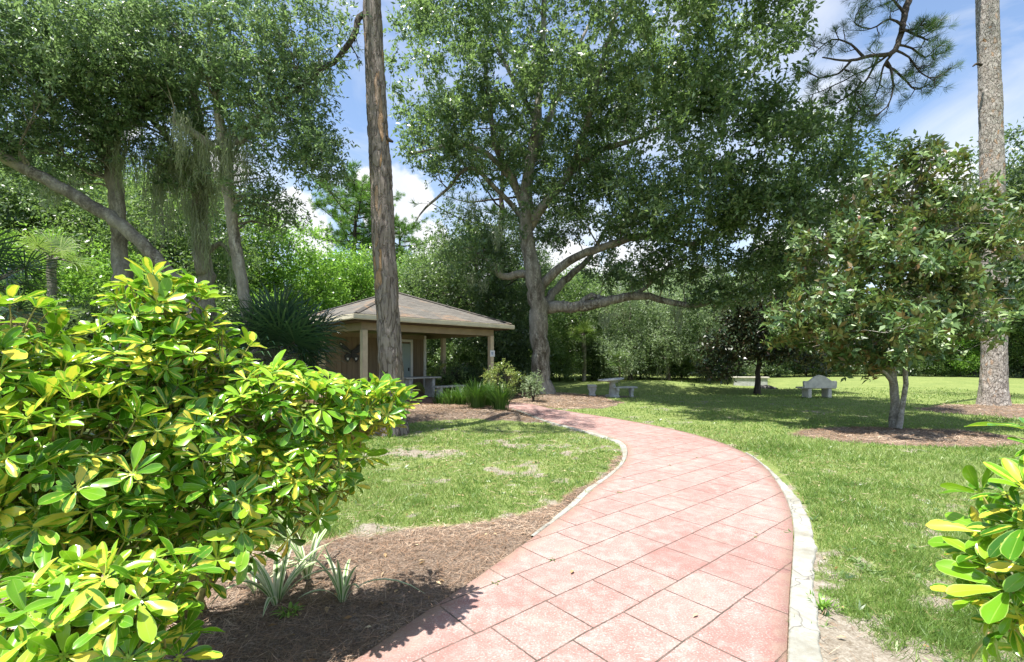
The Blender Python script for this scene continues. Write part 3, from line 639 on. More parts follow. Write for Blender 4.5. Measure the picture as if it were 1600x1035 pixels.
# ------------------------------------------------------------------ stone table with its benches, far stone bench
def lathe(prof, seg, sx=1, sy=1):
    V = []; 
    for r, z in prof: V += [(r*math.cos(2*math.pi*k/seg)*sx, r*math.sin(2*math.pi*k/seg)*sy, z) for k in range(seg)]
    n = len(prof); i = np.arange(n-1)[:, None]*seg; j = np.arange(seg)[None]; Fc = np.stack([i+j, i+(j+1) % seg, i+seg+(j+1) % seg, i+seg+j], -1).reshape(-1, 4)
    return np.array(V), Fc
def gz(x, y): return float(gheight(np.array([x]), np.array([y]))[0])
def ground_pt(px, py): q = PG(px, py); return np.array([q[0], q[1], gz(q[0], q[1])])
tp = ground_pt(957, 621)
st = thing('stone_table', tp, 'round topped stone garden table on the lawn right of the big oak', 'table')
V, Fc = lathe([(.001,.66),(.4,.66),(.5,.68),(.52,.71),(.5,.735),(.001,.745)], 28)
o = np_mesh('tabletop', V, Fc, M['stone'], st); o.rotation_euler = (0, math.radians(-5), 0)
b = MB(); b.box((0,0,.05), (.42,.42,.1), .3, .02); b.box((0,0,.36), (.24,.24,.56), .3, .03, taper=.75); b.box((0,0,.63), (.34,.34,.08), .3, .02); b.build('pedestal', M['stone'], st)
def stone_bench(px, py, rz, lab, L=.85):
    p = ground_pt(px, py); t_ = thing('stone_bench', p, lab, 'bench', 'cast stone benches round the garden table', rz)
    b = MB(); b.box((0,0,.4), (L,.36,.06), 0, .012); b.build('seat', M['stone'], t_)
    for s in (-1, 1):
        b = MB(); out = [(-.12,0),(.12,0),(.13,.05),(.1,.1),(.12,.2),(.17,.28),(.15,.365),(-.15,.365),(-.17,.28),(-.12,.2),(-.1,.1),(-.13,.05)]
        b.poly_prism(out, -.05, .05, lambda u, v, w, s=s: Vector((s*L*.3+w, u, v))); b.build('leg', M['stone'], t_)
stone_bench(925, 619, math.radians(84), 'left stone bench seen end on beside the garden table', .8)
stone_bench(975, 621, math.radians(8), 'right stone bench reaching away from the garden table', 1.0)
bp = ground_pt(1281, 622)
gb = thing('garden_bench', bp, 'pale stone bench with an arched back standing alone on the far lawn', 'bench', rz=math.radians(2))
out = [(-.64,.38),(-.66,.62),(-.62,.66),(-.5,.64),(-.4,.68),(-.28,.78),(-.12,.86),(.0,.885),(.12,.86),(.28,.78),(.4,.68),(.5,.64),(.62,.66),(.66,.62),(.64,.38)]
b = MB(); b.poly_prism(out, -.05, .05, lambda u, v, w: Vector((u, w, v))); b.build('backrest', M['stone_pale'], gb)
b = MB(); b.box((0, .25, .38), (1.36, .42, .07), 0, .015); b.build('seat', M['stone_pale'], gb)
for s in (-1, 1):
    b = MB(); b.box((s*.4, .18, .17), (.15, .4, .36), 0, .015); b.build('leg', M['stone_pale'], gb)
hp = P(1172, 606, 25.5); hp[2] = gz(hp[0], hp[1])
hw = thing('concrete_headwall', hp, 'low grey concrete drain headwall behind the grassy mound', 'headwall', rz=math.radians(-12))
b = MB(); b.box((0,0,.18), (1.7,.25,.5), 0, .02); b.build('wall_block', M['stone'], hw)
b = MB(); b.box((0,0,.46), (1.85,.35,.08), 0, .015); b.build('coping', M['stone_pale'], hw)
for i, (px, py, r, lab) in enumerate([(1197, 609, .28, 'larger dark rock beside the grey headwall'), (1206, 611, .2, 'smaller dark rock right of its neighbour by the headwall')]):
    p = P(px, py, 23.5); p[2] = gz(p[0], p[1]); bm = bmesh.new(); bmesh.ops.create_icosphere(bm, subdivisions=3, radius=r)
    for v in bm.verts: k = .8+.5*float(vnoise(v.co.x*5+i*9+9, v.co.y*5+9, np.array(v.co.z*5+9))); v.co = Vector((v.co.x*k*1.2, v.co.y*k, v.co.z*k*.65))
    me = bpy.data.meshes.new('rock'); bm.to_mesh(me); bm.free(); me.materials.append(M['rock']); o = bpy.data.objects.new('rock', me); COL.objects.link(o); o.location = [float(t) for t in p]
    tag(o, lab, 'rock', 'rocks by the headwall')
# ------------------------------------------------------------------ trees in front
def px_path(lst, Y=None): return [P(a[0], a[1], a[2] if len(a) > 2 else Y) for a in lst]
def px_ells(lst): return [(*P(px, py, Y), rx, ry, rz, n) for (px, py, Y, rx, ry, rz, n) in lst]
def finish_tree(root, T, V, tint, barkm, leafm, crown='crown', trunk='trunk'):
    o = np.array(root.location); T.build(trunk, M[barkm], root, o); return leaves_obj(crown, V, tint, M[leafm], root, o)
# big oak
rs = RS(101); base = ground_pt(846, 619); base[2] -= .05
oak = thing('oak_tree', base, 'spreading live oak with long low limbs beside the red path', 'tree')
T = Tubes(); Yo = base[1]; nodes = []; nr = []
def L_(pts, rad, seg=10, flare=0, seed=1, rough=.07):
    p, r = limb(T, px_path(pts, Yo), rad, rs, seg, rough, .1, .25, flare, seed); nodes.append(p); nr.append(r)
L_([(846,622),(845,600),(843,560),(841,520),(842,488),(836,450),(829,410),(824,370),(822,320),(828,260),(838,190),(846,110),(850,0),(845,-120)], [.44,.4,.37,.365,.38,.35,.32,.29,.26,.21,.17,.13,.09,.05], 22, .35, 3, .1)
L_([(846,483,19.5),(870,480,19.3),(905,480,18.9),(945,473,18.5),(985,463,18.2),(1015,464,18),(1045,472,17.8),(1085,478,17.7),(1112,470,17.6),(1135,460,17.5),(1180,440,17.3)], [.28,.24,.21,.19,.165,.14,.12,.1,.08,.06,.03], 12, 0, 4)
L_([(905,479,18.9),(925,462,18.9),(950,468,18.6),(1000,455,18.4),(1040,420,18),(1080,400,17.8)], [.15,.12,.1,.08,.06,.03], 9)
L_([(838,462,19.5),(862,430,19.2),(900,402,18.8),(950,385,18.4),(1005,368,18),(1040,372,17.8),(1075,382,17.5),(1110,370,17.3),(1150,335,17),(1200,300,16.8)], [.23,.19,.165,.15,.135,.12,.1,.085,.065,.035], 10)
L_([(832,432,19.5),(815,428,19.4),(795,432,19.2),(780,429,19),(772,415,19),(745,395,18.8)], [.2,.17,.15,.13,.09,.03], 9)
L_([(848,478,19.5),(880,440,20),(915,410,20.4),(935,380,20.8),(960,330,21)], [.2,.17,.13,.1,.06], 8)
L_([(824,360,19.5),(850,320,19),(890,270,18.3),(915,200,17.6),(935,120,17),(960,30,16.5)], [.24,.2,.17,.13,.1,.05], 9)
L_([(890,270,18.3),(940,235,17.8),(1000,215,17),(1060,180,16.4),(1120,140,16)], [.14,.12,.09,.07,.04], 8)
L_([(823,330,19.5),(800,280,19.2),(775,230,18.8),(765,160,18.4),(755,80,18)], [.2,.16,.12,.09,.04], 8)
L_([(800,280,19.2),(760,240,18.8),(715,225,18.4),(670,235,18),(640,240,17.8)], [.13,.1,.08,.06,.03], 7)
L_([(822,345,19.5),(780,300,19.3),(735,262,19),(700,295,18.6),(665,325,18.3),(650,345,18.2)], [.13,.1,.08,.06,.045,.02], 7)
L_([(830,250,19.5),(860,180,20.5),(890,100,21.5),(930,20,22)], [.2,.15,.1,.05], 8)
L_([(838,190,19.5),(800,120,20.5),(760,40,21.5)], [.14,.1,.05], 8)
cl_ = clumps_from(px_ells([
    (690,110,18.2, 2.3,2.6,3.2, 62), (760,-20,19, 3,3.2,3, 70), (850,20,18, 3.8,4,3.2, 90), (960,40,15.5, 3.2,3.6,3.2, 80), (1080,60,14, 2.4,2.6,3.0, 66), (1150,70,14, 1.6,2.0,2.7, 46),
    (760,220,18.8, 2.7,2.6,1.9, 60), (690,225,18, 1.5,2,1.3, 26), (880,190,18.6, 3.2,3.2,2.6, 80), (990,210,17.6, 3,3,2.6, 80), (1110,240,15, 2.8,3,2.4, 72),
    (1230,260,15.3, 2.3,2.8,1.9, 52), (1330,280,15.4, 1.6,2.2,1.1, 26), (860,330,19, 1.8,2,1.2, 26), (960,320,18.2, 2.4,2.6,1.3, 46), (1080,330,15.8, 2.8,2.8,1.3, 62), (1190,360,15.6, 2.4,2.6,1.5, 60),
    (1285,370,15.9, 1.9,2.2,1.4, 40), (1190,430,17.4, 1.7,2,.9, 28), (1040,420,17.8, 1.8,1.6,.8, 24),(1110,465,17.6,1.0,1.0,.35,10),(970,440,18.6,1.2,1.0,.4,9), (950,420,19.5, 1.2,1.4,.5, 9), (730,400,18.9, 1.2,1.3,1.0, 14), (860,-160,20, 5,5,2.6, 50), (1020,-130,13.5, 3.6,3.4,1.6, 32),(1190,-190,12, 2.4,2.4,1.0, 40),(1340,-240,11.5, 2.0,2.0,.7, 40),(1000,-230,10.3,2,1.6,.6,30),(1180,-240,10.2,1.8,1.5,.6,30),(1330,-250,9.8,1.5,1.4,.6,24)]), rs, (.3, .62), dens=1.3)  # the forward lobes above the view are added to shade the lawn
connect(T, cl_, np.vstack(nodes), np.concatenate(nr), rs)
V, ti = clump_leaves(cl_, 20, 10, .165, .42, rs, .15, .07)
finish_tree(oak, T, V, ti, 'oak_bark', 'oak_leaf')
anc = np.array([P(px, py, Y) for px, py, Y in [(742,425,18.6),(760,430,18.8),(775,420,19),(735,300,18.8),(1010,470,18),(1060,482,17.7),(950,480,18.4),(1130,470,17.5),(1180,450,17.2),(1240,440,17),(780,350,19),(1090,400,17.5),(900,350,19)]])
V, ti = moss_strands(anc+rs.normal(0, .15, anc.shape), rs, (.5, 1.3), 40, .02, .2); leaves_obj('spanish_moss', V, ti, M['moss'], oak, np.array(oak.location))
# left oaks: four stems whose crowns meet overhead
def small_oak(seed, label, trunks, ells, nt=20, nl=12, L=.092, bark='oak_bark', leaf='oak_leaf_near', moss=None, base=None, cr=(.2, .42), mossk=None):
    rs = RS(seed); t0 = P(*trunks[0][0][0]); t0[2] = gz(t0[0], t0[1]) if base is None else base; root = thing('oak_tree', t0, label, 'tree', 'live oaks at the left')
    T = Tubes(); nodes = []; nr = []
    for k, (pts, rad) in enumerate(trunks):
        w = px_path(pts)
        if k == 0: w[0] = t0-np.array([0,0,.05])
        p, r = limb(T, w, rad, rs, 14 if k == 0 else 9, .09, .1, .12, .2 if k == 0 else 0, seed); nodes.append(p); nr.append(r)
    c = clumps_from(px_ells(ells), rs, cr, dens=1.35); connect(T, c, np.vstack(nodes), np.concatenate(nr), rs, 5, .004, .6, .12, .2, .05)
    V, ti = clump_leaves(c, nt, nl, L, .36, rs, .1, .045); finish_tree(root, T, V, ti, bark, leaf)
    if moss:
        anc = np.array([P(*a) for a in moss]); anc = np.vstack([anc+rs.normal(0, .2, anc.shape)*[1,1,.6] for _ in range(2)])
        nm_ = len(moss)
        for an in ([anc[q::nm_] for q in range(nm_)]):
            V, ti = moss_strands(an, rs, *(mossk or ((.5, 1.3), 46, .008, .1))); leaves_obj('spanish_moss', V, ti, M['moss'], root, t0)
    return root
small_oak(201, 'slim grey oak leaning left beside the fan palm, moss at its fork',
    [([(418,640,9.6),(405,580,9.6),(392,520,9.5),(380,450,9.4),(368,380,9.4),(358,310,9.3),(352,245,9.3),(345,200,9.2),(335,120,9.1)], [.15,.13,.12,.11,.11,.105,.115,.09,.05]),
     ([(352,245,9.3),(372,225,9.2),(400,190,9.1),(440,160,9),(480,130,9)], [.1,.08,.07,.05,.02]), ([(352,243,9.3),(325,225,9.2),(300,205,9),(270,190,8.8)], [.1,.08,.06,.03])],
    [(330,60,8.8,1.6,1.4,1.1,70),(400,110,8.8,1.3,1.3,1.0,60),(440,190,8.9,.95,1.1,.75,44),(480,230,9,.55,.9,.55,22),(400,40,8.6,1.6,1.4,1.2,62),(480,60,9.2,1.0,1.2,1.0,24),(400,290,9.4,.6,.7,.6,16),(430,330,9.8,.6,.7,.4,12),(500,250,9,.45,.8,.45,16),(330,-120,8.8,2,1.8,1,40),(590,-160,10.6,1.3,1.5,.7,24),(590,-200,8.0,1.1,.9,.45,26),(680,-220,8.2,.7,.8,.4,16),(640,-190,10.2,1.1,1.2,.6,24)],  # unseen lobes high over the view, added to shade the left lawn
    moss=[(330,200,9),(345,215,9.1),(360,225,9.2),(310,205,9),(385,240,9.2),(350,180,9.1),(300,195,9.0),(335,240,9.1)])
small_oak(202, 'dark mossy oak trunk between the two slimmer left oaks',
    [([(345,640,10.6),(335,560,10.6),(325,480,10.6),(318,400,10.5),(312,330,10.4),(318,270,10.4),(312,210,10.3),(300,120,10.2)], [.19,.18,.17,.17,.16,.15,.13,.08]),
     ([(315,290,10.4),(280,240,10.3),(250,200,10.2),(215,170,10)], [.1,.08,.06,.03]), ([(318,400,10.5),(345,380,10.5),(360,400,10.5)], [.07,.05,.02])],
    [(250,100,9.8,1.7,1.4,1.1,70),(330,170,10,1.4,1.2,.8,46),(230,200,9.6,1.1,1.1,.6,34),(180,90,9.6,1.3,1.2,1.0,44),(290,270,10.3,.8,.9,.5,14),(240,-80,9.6,2.2,1.8,1,44)],
    moss=[(225,215,9.9),(245,220,9.9),(265,225,10),(280,235,10),(295,240,10.1),(310,235,10.1),(330,245,10.2),(240,245,9.9),(270,250,10.1),(300,260,10.2),(320,280,10.3),(285,215,10),(335,300,10.3),(312,330,10.3),(322,345,10.3),(300,300,10.2),(210,220,9.8),(255,270,10),(340,270,10.2)], mossk=((.4, 1.7), 46, .009, .12))
small_oak(203, 'brown oak trunk with a burl, leftmost upright one behind the shrubs',
    [([(212,640,9.8),(205,560,9.8),(200,480,9.8),(192,430,9.8),(187,395,9.8),(184,330,9.7),(176,270,9.7),(170,215,9.7),(178,200,9.7)], [.2,.19,.17,.17,.14,.14,.14,.15,.12]),
     ([(172,215,9.7),(150,190,9.6),(110,150,9.4),(70,110,9.2)], [.12,.1,.07,.03]), ([(178,205,9.7),(200,190,9.6),(230,160,9.4)], [.1,.08,.03])],
    [(120,110,9,1.7,1.4,1.1,74),(40,120,8.6,1.5,1.4,1.2,62),(190,140,9.2,1.2,1.2,.8,46),(60,220,9,1.2,1.1,.8,44),(90,160,9.2,1.2,1.1,.9,40),(120,20,8.8,1.9,1.5,1.1,66),(120,250,9.6,.8,.9,.45,14),(30,280,9.4,.7,.8,.5,12),(60,-100,8.8,2.4,1.8,1,40)], bark='oak_bark')
small_oak(204, 'oak with a long grey trunk leaning far to the left edge',
    [([(330,560,9.0),(300,480,9.0),(262,425,9.0),(225,385,8.9),(180,345,8.8),(130,315,8.7),(80,285,8.6),(35,262,8.5),(0,242,8.4),(-60,215,8.2),(-130,150,8)], [.13,.125,.12,.12,.12,.115,.11,.105,.1,.085,.05])],
    [(-60,120,8,1.4,1.4,1.1,50),(20,30,7.9,1.6,1.3,1.1,60),(-20,190,8.2,.9,1,.7,24),(-120,0,8,1.6,1.6,1.4,30),(110,60,8,1.0,1.0,.9,30)], bark='pale_bark', moss=[(60,270,8.6),(90,290,8.6),(70,280,8.6)], mossk=((.2,.5),30,.007,.08))
# pines
def branch_set(T, path, rad, rs, nsub, Ls, tuftc, tuftd, seg=7, droop=0, plane=.5, nt_=5):
    p, r = smooth_path(path, rad, .15, .3, rs); T.add(p, r, seg, .1, 3)
    n = len(p)
    for k in range(nsub):
        i = int(n*(.2+.8*(k+rs.uniform(0, 1))/nsub)); i = min(i, n-2); d = unit(p[min(i+1, n-1)]-p[i-1])
        s = unit(rs.normal(0, 1, 3)*np.array([1, 1, plane])); s = unit(s-d*np.dot(s, d)); dd = unit(s+d*rs.uniform(.3, .9)); L = Ls*rs.uniform(.5, 1.1)*(1.15-.6*i/n)
        q = [p[i], p[i]+dd*L*.4+[0,0,-droop*L*.05], p[i]+dd*L*.75+np.array([0,0,.05*L])+rs.normal(0,.05*L,3), p[i]+dd*L+np.array([0,0,.16*L])]
        qp, qr = smooth_path(q, [max(r[i]*.55, .012), .012, .009, .006], .12, 0, rs); T.add(qp, qr, 5)
        m = len(qp)
        tuftc.append(qp[-1]); tuftd.append(unit(qp[-1]-qp[-2]+[0,0,.03]))
        for _ in range(max(2, int(L*nt_))):
            j = rs.randint(int(m*.35), m); s2 = unit(dd+rs.normal(0, .8, 3)); e = qp[j]+s2*rs.uniform(.12, .3)
            T.add(np.array([qp[j], (qp[j]+e)/2+rs.normal(0,.015,3), e]), np.array([.008,.006,.005]), 4); tuftc.append(e); tuftd.append(unit(s2+[0,0,.35]))
# left near pine
rs = RS(301); pb = np.array([(613-CX)/F*9.4, 9.4, 0]); pb[2] = gz(pb[0], pb[1])-.04
lp = thing('pine_tree', pb, 'tall rough brown pine trunk crossing the photo in front of the cabin', 'tree', 'tall pines')
T = Tubes(); p, r = smooth_path([pb]+px_path([(611,600),(606,500),(600,400),(596,300),(591,200),(585,100),(581,0),(578,-120),(577,-300),(575,-520)], 9.4), [.27,.24,.225,.22,.21,.2,.185,.17,.155,.13,.08], .06, .02, rs)
T.add(p, r, 64, .2, 8, .2)
T2 = Tubes(); tc = []; td = []
T3 = Tubes(); T3.add(*smooth_path(px_path([(598,212),(606,218),(614,222)], 9.35), [.06,.045,.02], .05), 8, .2); T3.build('stub', M['twig'], lp, pb)
branch_set(T2, px_path([(582,15,9.4),(562,25,9.3),(553,60,9.2),(530,90,9.1),(500,112,9),(470,135,8.9),(452,143,8.8)]), [.07,.06,.055,.05,.04,.03,.015], rs, 4, .35, tc, td, 8)
T4 = Tubes()
for k in range(9):
    a = rs.uniform(0, 6.28); z = rs.uniform(-230, -500); q0 = P(577, z, 9.4); R_ = rs.uniform(1.6, 2.8); dv = np.array([math.cos(a), math.sin(a), .15])
    branch_set(T4, [q0, q0+dv*R_*.5, q0+dv*R_], [.06,.04,.012], rs, 8, .9, tc, td, 5)
o = np.array(lp.location); T.build('trunk', M['pine_bark'], lp, o); T2.build('branch', M['twig'], lp, o); T4.build('top_branches', M['twig'], lp, o)
tc = np.array(tc); td = np.array(td); kk = tc[:, 2] > P(0, 60, 9)[2] ; V, ti = tuft_needles(tc[kk], td[kk], 34, .2, .004, rs); leaves_obj('crown', V, ti, M['needle'], lp, o)
# right near pine
rs = RS(302); pb = ground_pt(1553, 633); pb[2] -= .04
rp = thing('pine_tree', pb, 'tall straight pine with pale plated bark standing in the right straw bed', 'tree', 'tall pines')
T = Tubes(); p, r = smooth_path([pb]+px_path([(1553,610),(1553,560),(1554,480),(1553,380),(1551,280),(1548,180),(1545,90),(1542,0),(1540,-120),(1538,-260),(1536,-420)], pb[1]), [.37,.34,.315,.31,.305,.3,.29,.28,.27,.24,.2,.1], .07, .01, rs)
T.add(p, r, 64, .13, 12, .18)
T2 = Tubes(); tc = []; td = []; T3 = Tubes(); T3.add(*smooth_path(px_path([(1534,102),(1526,100),(1520,104)], 15.2), [.05,.04,.02], .05), 6); T3.build('stub', M['twig'], rp, pb)
top = P(1540,-100,15.4)
# the drooping branch that hangs into the sky
main = [top, P(1490,-110,14.3), P(1440,-40,13.2), P(1418,5,12.6), P(1408,50,12.3), P(1395,82,12.1), P(1360,88,12), P(1325,95,11.9), P(1285,90,11.8)]
p_, r_ = smooth_path(main, [.12,.1,.085,.08,.07,.06,.045,.03,.015], .12, .12, rs); T2.add(p_, r_, 8, .1, 3)
subs = [[(1410,40),(1390,30),(1360,45),(1335,35),(1345,10)], [(1400,75),(1370,100),(1330,120),(1290,140),(1262,150)], [(1397,80),(1380,105),(1372,140),(1355,165),(1320,190)], [(1398,78),(1420,90),(1440,115),(1460,122),(1472,118)],
        [(1400,70),(1425,75),(1445,90),(1465,80)], [(1405,50),(1430,45),(1445,30)], [(1385,95),(1395,125),(1390,160),(1365,185)], [(1350,90),(1330,70),(1300,62),(1270,85)], [(1412,20),(1395,0),(1370,-10),(1350,5)], [(1372,90),(1350,130),(1310,160),(1300,165)],
        [(1330,95),(1310,115),(1280,122),(1262,112)], [(1382,100),(1410,120),(1430,140),(1452,132)], [(1415,-5),(1400,-30),(1370,-25)], [(1408,45),(1440,60),(1450,62)],[(1345,128),(1335,150),(1345,172)]]
for s_ in subs:
    dY = rs.uniform(-.7, .7); w = [P(px, py, 12.2+dY*k/len(s_)) for k, (px, py) in enumerate(s_)]
    branch_set(T2, w, [.035,.025,.018,.014,.009][:len(w)], rs, 7, .42, tc, td, 6, plane=1, nt_=3)
    tc.append(w[-1]); td.append(unit(w[-1]-w[-2]))
T4 = Tubes()
for k in range(12):
    a = rs.uniform(0, 6.28); z = rs.uniform(-170, -420); q0 = P(1538, z, 15.4); R_ = rs.uniform(1.8, 3.2); dv = np.array([math.cos(a), math.sin(a), .15])
    branch_set(T4, [q0, q0+dv*R_*.5, q0+dv*R_], [.07,.05,.012], rs, 7, 1.0, tc, td, 5)
o = np.array(rp.location); T.build('trunk', M['pine_bark_light'], rp, o); T2.build('branch', M['twig'], rp, o); T4.build('top_branches', M['twig'], rp, o)
V, ti = tuft_needles(np.array(tc), np.array(td), 46, .21, .0075, rs, .85); leaves_obj('crown', V, ti, M['needle'], rp, o)
# top-centre pine sprigs of the pine beyond the oak
# magnolia
rs = RS(401); mb = ground_pt(1400, 669); mb[2] -= .03
mg = thing('magnolia_tree', mb, 'young two-stemmed magnolia with brown-backed leaves in the round straw bed', 'tree', 'magnolias')
T = Tubes(); nodes = []; nr = []
for pts, rad in [([(1398,670,10.3),(1398,640,10.3),(1397,605,10.3),(1393,575,10.3),(1398,530,10.3),(1405,470,10.3),(1412,400,10.3),(1422,330,10.3),(1438,275,10.3),(1448,235,10.3)], [.1,.085,.08,.07,.06,.05,.045,.03,.02,.01]),
                 ([(1404,669,10.15),(1409,640,10.1),(1415,600,10.1),(1416,560,10.1),(1425,500,10),(1445,430,10),(1470,370,10),(1500,320,10)], [.06,.05,.048,.042,.035,.03,.02,.01]),
                 ([(1396,600,10.3),(1384,585,10.2),(1370,570,10.1),(1340,545,10),(1300,520,9.9),(1250,500,9.8)], [.05,.04,.035,.03,.02,.01]),
                 ([(1396,590,10.3),(1380,560,10.5),(1350,510,10.7),(1310,450,10.9),(1270,400,11)], [.045,.035,.03,.02,.01]),
                 ([(1415,560,10.1),(1450,530,9.9),(1500,500,9.7),(1545,480,9.6)], [.04,.03,.02,.01]), ([(1410,440,10.3),(1470,420,10.4),(1530,380,10.5),(1580,350,10.5)], [.035,.025,.018,.008])]:
    p, r = limb(T, px_path(pts), rad, rs, 12, .06, .1, .15, .1); nodes.append(p); nr.append(r)
cm = clumps_from(px_ells([(1290,490,9.9,.9,1.2,.7,56),(1370,520,9.3,1.0,1.3,.65,64),(1450,510,9.5,.95,1.2,.65,54),(1300,410,10.3,.95,1.3,.85,64),(1390,420,10,1.2,1.4,.95,90),(1480,410,10,1.0,1.3,.9,66),(1535,400,10,.55,.9,.7,24),(1400,320,10.3,.95,1.2,.75,58),(1490,330,10.3,.9,1.1,.6,38),(1440,270,10.3,.55,.8,.5,24),(1260,520,10.1,.6,.9,.45,24),(1570,340,10.5,.4,.6,.3,9),(1350,560,9.8,.5,.8,.3,12),(1520,470,9.8,.7,.9,.5,26),(1572,455,9.8,.3,.5,.3,6),(1450,235,10.3,.2,.3,.25,4)]), rs, (.18, .3))
connect(T, cm, np.vstack(nodes), np.concatenate(nr), rs, 5, .006, .6, .1, .15, .035)
# whorls of broad stiff leaves
Vs = []; ts = []
for c in cm:
    for k in range(rs.randint(2, 6)):
        a = unit(np.array([rs.normal(0, 1), rs.normal(0, 1), rs.uniform(.1, 1.6)])); o_ = c[:3]+rs.normal(0, c[3]*.5, 3); n = rs.randint(8, 13)
        q = unit(np.cross(a, rs.normal(0, 1, 3))); q2 = np.cross(a, q); th = np.arange(n)*2.4; el = rs.uniform(-.25, .8, n)
        D = unit((np.cos(th)[:, None]*q+np.sin(th)[:, None]*q2)*np.cos(el)[:, None]+a*np.sin(el)[:, None]+rs.normal(0, .12, (n, 3)))
        Ls = rs.uniform(.12, .2, n); Vs.append(leaf_quads(o_+a*rs.uniform(-.08, .06, n)[:, None]+D*.01, D, unit(a+rs.normal(0, .35, (n, 3))), Ls, Ls*.4, .1)); ts.append(np.clip(rs.normal(.5, .22)+rs.normal(0, .2, n), 0, 1))
finish_tree(mg, T, np.vstack(Vs), np.concatenate(ts), 'mag_bark', 'mag_leaf')
for k in range(16):                                  # seed cones
    c = cm[rs.randint(len(cm))]; p = c[:3]+np.array([rs.normal(0, .1), -.25, .08]); bm = bmesh.new(); bmesh.ops.create_icosphere(bm, subdivisions=2, radius=.028)
    for v in bm.verts: v.co.z *= 1.5
    me = bpy.data.meshes.new('seed_cone'); bm.to_mesh(me); bm.free(); me.materials.append(M['fruit']); q = bpy.data.objects.new('seed_cone', me); COL.objects.link(q); q.parent = mg; q.location = [float(t) for t in p-mb]
# dark magnolia behind
rs = RS(402); db = ground_pt(1183, 613)
dm = thing('magnolia_tree', db, 'dark low-branching magnolia behind, beside the grey headwall', 'tree', 'magnolias')
T = Tubes(); p, r = limb(T, px_path([(1183,615),(1184,590),(1187,560),(1190,520),(1188,480),(1180,450)], db[1]), [.13,.11,.1,.08,.06,.02], rs, 10, .06, .2, .2, .3)
cd = clumps_from(px_ells([(1150,540,21,1.3,1.5,.9,60),(1215,530,21,1.4,1.6,1.0,66),(1180,490,21,1.6,1.6,1.0,70),(1270,550,21.5,1.4,1.4,.7,40),(1120,580,21.3,.7,.9,.4,16),(1230,470,21.5,1.4,1.4,.9,40)]), rs, (.35, .55))
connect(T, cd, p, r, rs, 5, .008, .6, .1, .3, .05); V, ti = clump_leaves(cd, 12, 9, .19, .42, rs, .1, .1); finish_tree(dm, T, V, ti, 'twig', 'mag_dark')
# ------------------------------------------------------------------ background woodland: prototypes, then individual copies
def proto(seed, h, rx, lobes, leafm, barkm, L=.2, nt=13, nl=9, low=.18, moss=0, asp=.45, cr=(.6, 1.0)):
    rs = RS(seed); T = Tubes(); nodes = []; nr = []
    p, r = limb(T, [np.array([0,0,-.1]), np.array([.1,0,h*.2]), np.array([-.15,.1,h*.45]), np.array([.1,0,h*.7]), np.array([0,0,h*.93])], [h*.022,h*.018,h*.014,h*.009,.02], rs, 8, .08, .2, .5, .25); nodes.append(p); nr.append(r)
    for k in range(5):
        a = rs.uniform(0, 6.28); z = h*rs.uniform(.25, .6); e = np.array([math.cos(a)*rx*.7, math.sin(a)*rx*.7, z+h*.2]); s = np.array([0,0,z])
        p, r = limb(T, [s, (s+e)/2+rs.normal(0,.2,3), e], [h*.01, h*.007, .02], rs, 6, .05, .2, .5); nodes.append(p); nr.append(r)
    el = []
    for k in range(lobes):
        a = k*2.4+rs.uniform(-.4, .4); f = (k+.5)/lobes; z = h*(low+.12+(.86-low)*f); R_ = rx*(1-.75*abs(f-.38)**1.3)*.62
        el.append((math.cos(a)*R_, math.sin(a)*R_, z, rx*.5, rx*.5, h*.13, int(rs.uniform(13, 20))))
    c = clumps_from(el, rs, cr); connect(T, c, np.vstack(nodes), np.concatenate(nr), rs, 4, .01, .6, .12, .6, .07)
    V, ti = clump_leaves(c, nt, nl, L, asp, rs, .12, .13); out = {'trunk': (T, barkm), 'crown': (V, ti, leafm)}
    if moss:
        a = c[rs.randint(0, len(c), moss)][:, :3]-[0,0,.3]; out['moss'] = moss_strands(a, rs, (.6, 1.7), 26, .03, .25)
    return out
class Kind:
    def __init__(s, name, pr):
        s.name = name; s.me = []
        for k, d in pr.items():
            if k == 'trunk': o = d[0].build('trunk', M[d[1]], None, (0,0,0)); s.me.append(('trunk', o.data))
            elif k == 'crown': o = leaves_obj('crown', d[0], d[1], M[d[2]], None, (0,0,0)); s.me.append(('crown', o.data))
            else: o = leaves_obj('spanish_moss', d[0], d[1], M['moss'], None, (0,0,0)); s.me.append(('spanish_moss', o.data))
            bpy.data.objects.remove(o)
    def place(s, px, Y, rz, sc, label, group='trees of the surrounding wood', cat='tree', sx=1, dz=0):
        x = (px-CX)/F*Y; r = thing(s.name, (x, Y, gz(x, Y)+dz), label, cat, group, rz); r.scale = (sc*sx, sc*sx, sc)
        for nm, me in s.me: c = bpy.data.objects.new(nm, me); COL.objects.link(c); c.parent = r
        return r
K_dark = Kind('wood_tree', proto(501, 10, 3.6, 12, 'dark_leaf', 'twig', .19))
K_mid = Kind('wood_tree', proto(502, 9, 3.4, 12, 'mid_leaf', 'oak_bark', .18))
K_bright = Kind('wood_tree', proto(503, 7, 3.2, 11, 'bright_leaf', 'twig', .16, low=.02))
K_gray = Kind('wood_tree', proto(504, 6, 3.0, 11, 'gray_leaf', 'pale_bark', .15, low=.08, moss=10, asp=.3))
K_moss = Kind('wood_tree', proto(505, 10, 3.6, 12, 'mid_leaf', 'oak_bark', .17, moss=26))
K_low = Kind('understory_shrub', proto(506, 3.2, 2.0, 9, 'dark_leaf', 'twig', .16, nt=12, low=-.02, cr=(.45,.75)))
K_lowb = Kind('understory_shrub', proto(507, 2.8, 1.9, 9, 'mid_leaf', 'twig', .14, nt=12, low=-.02, cr=(.4,.7)))
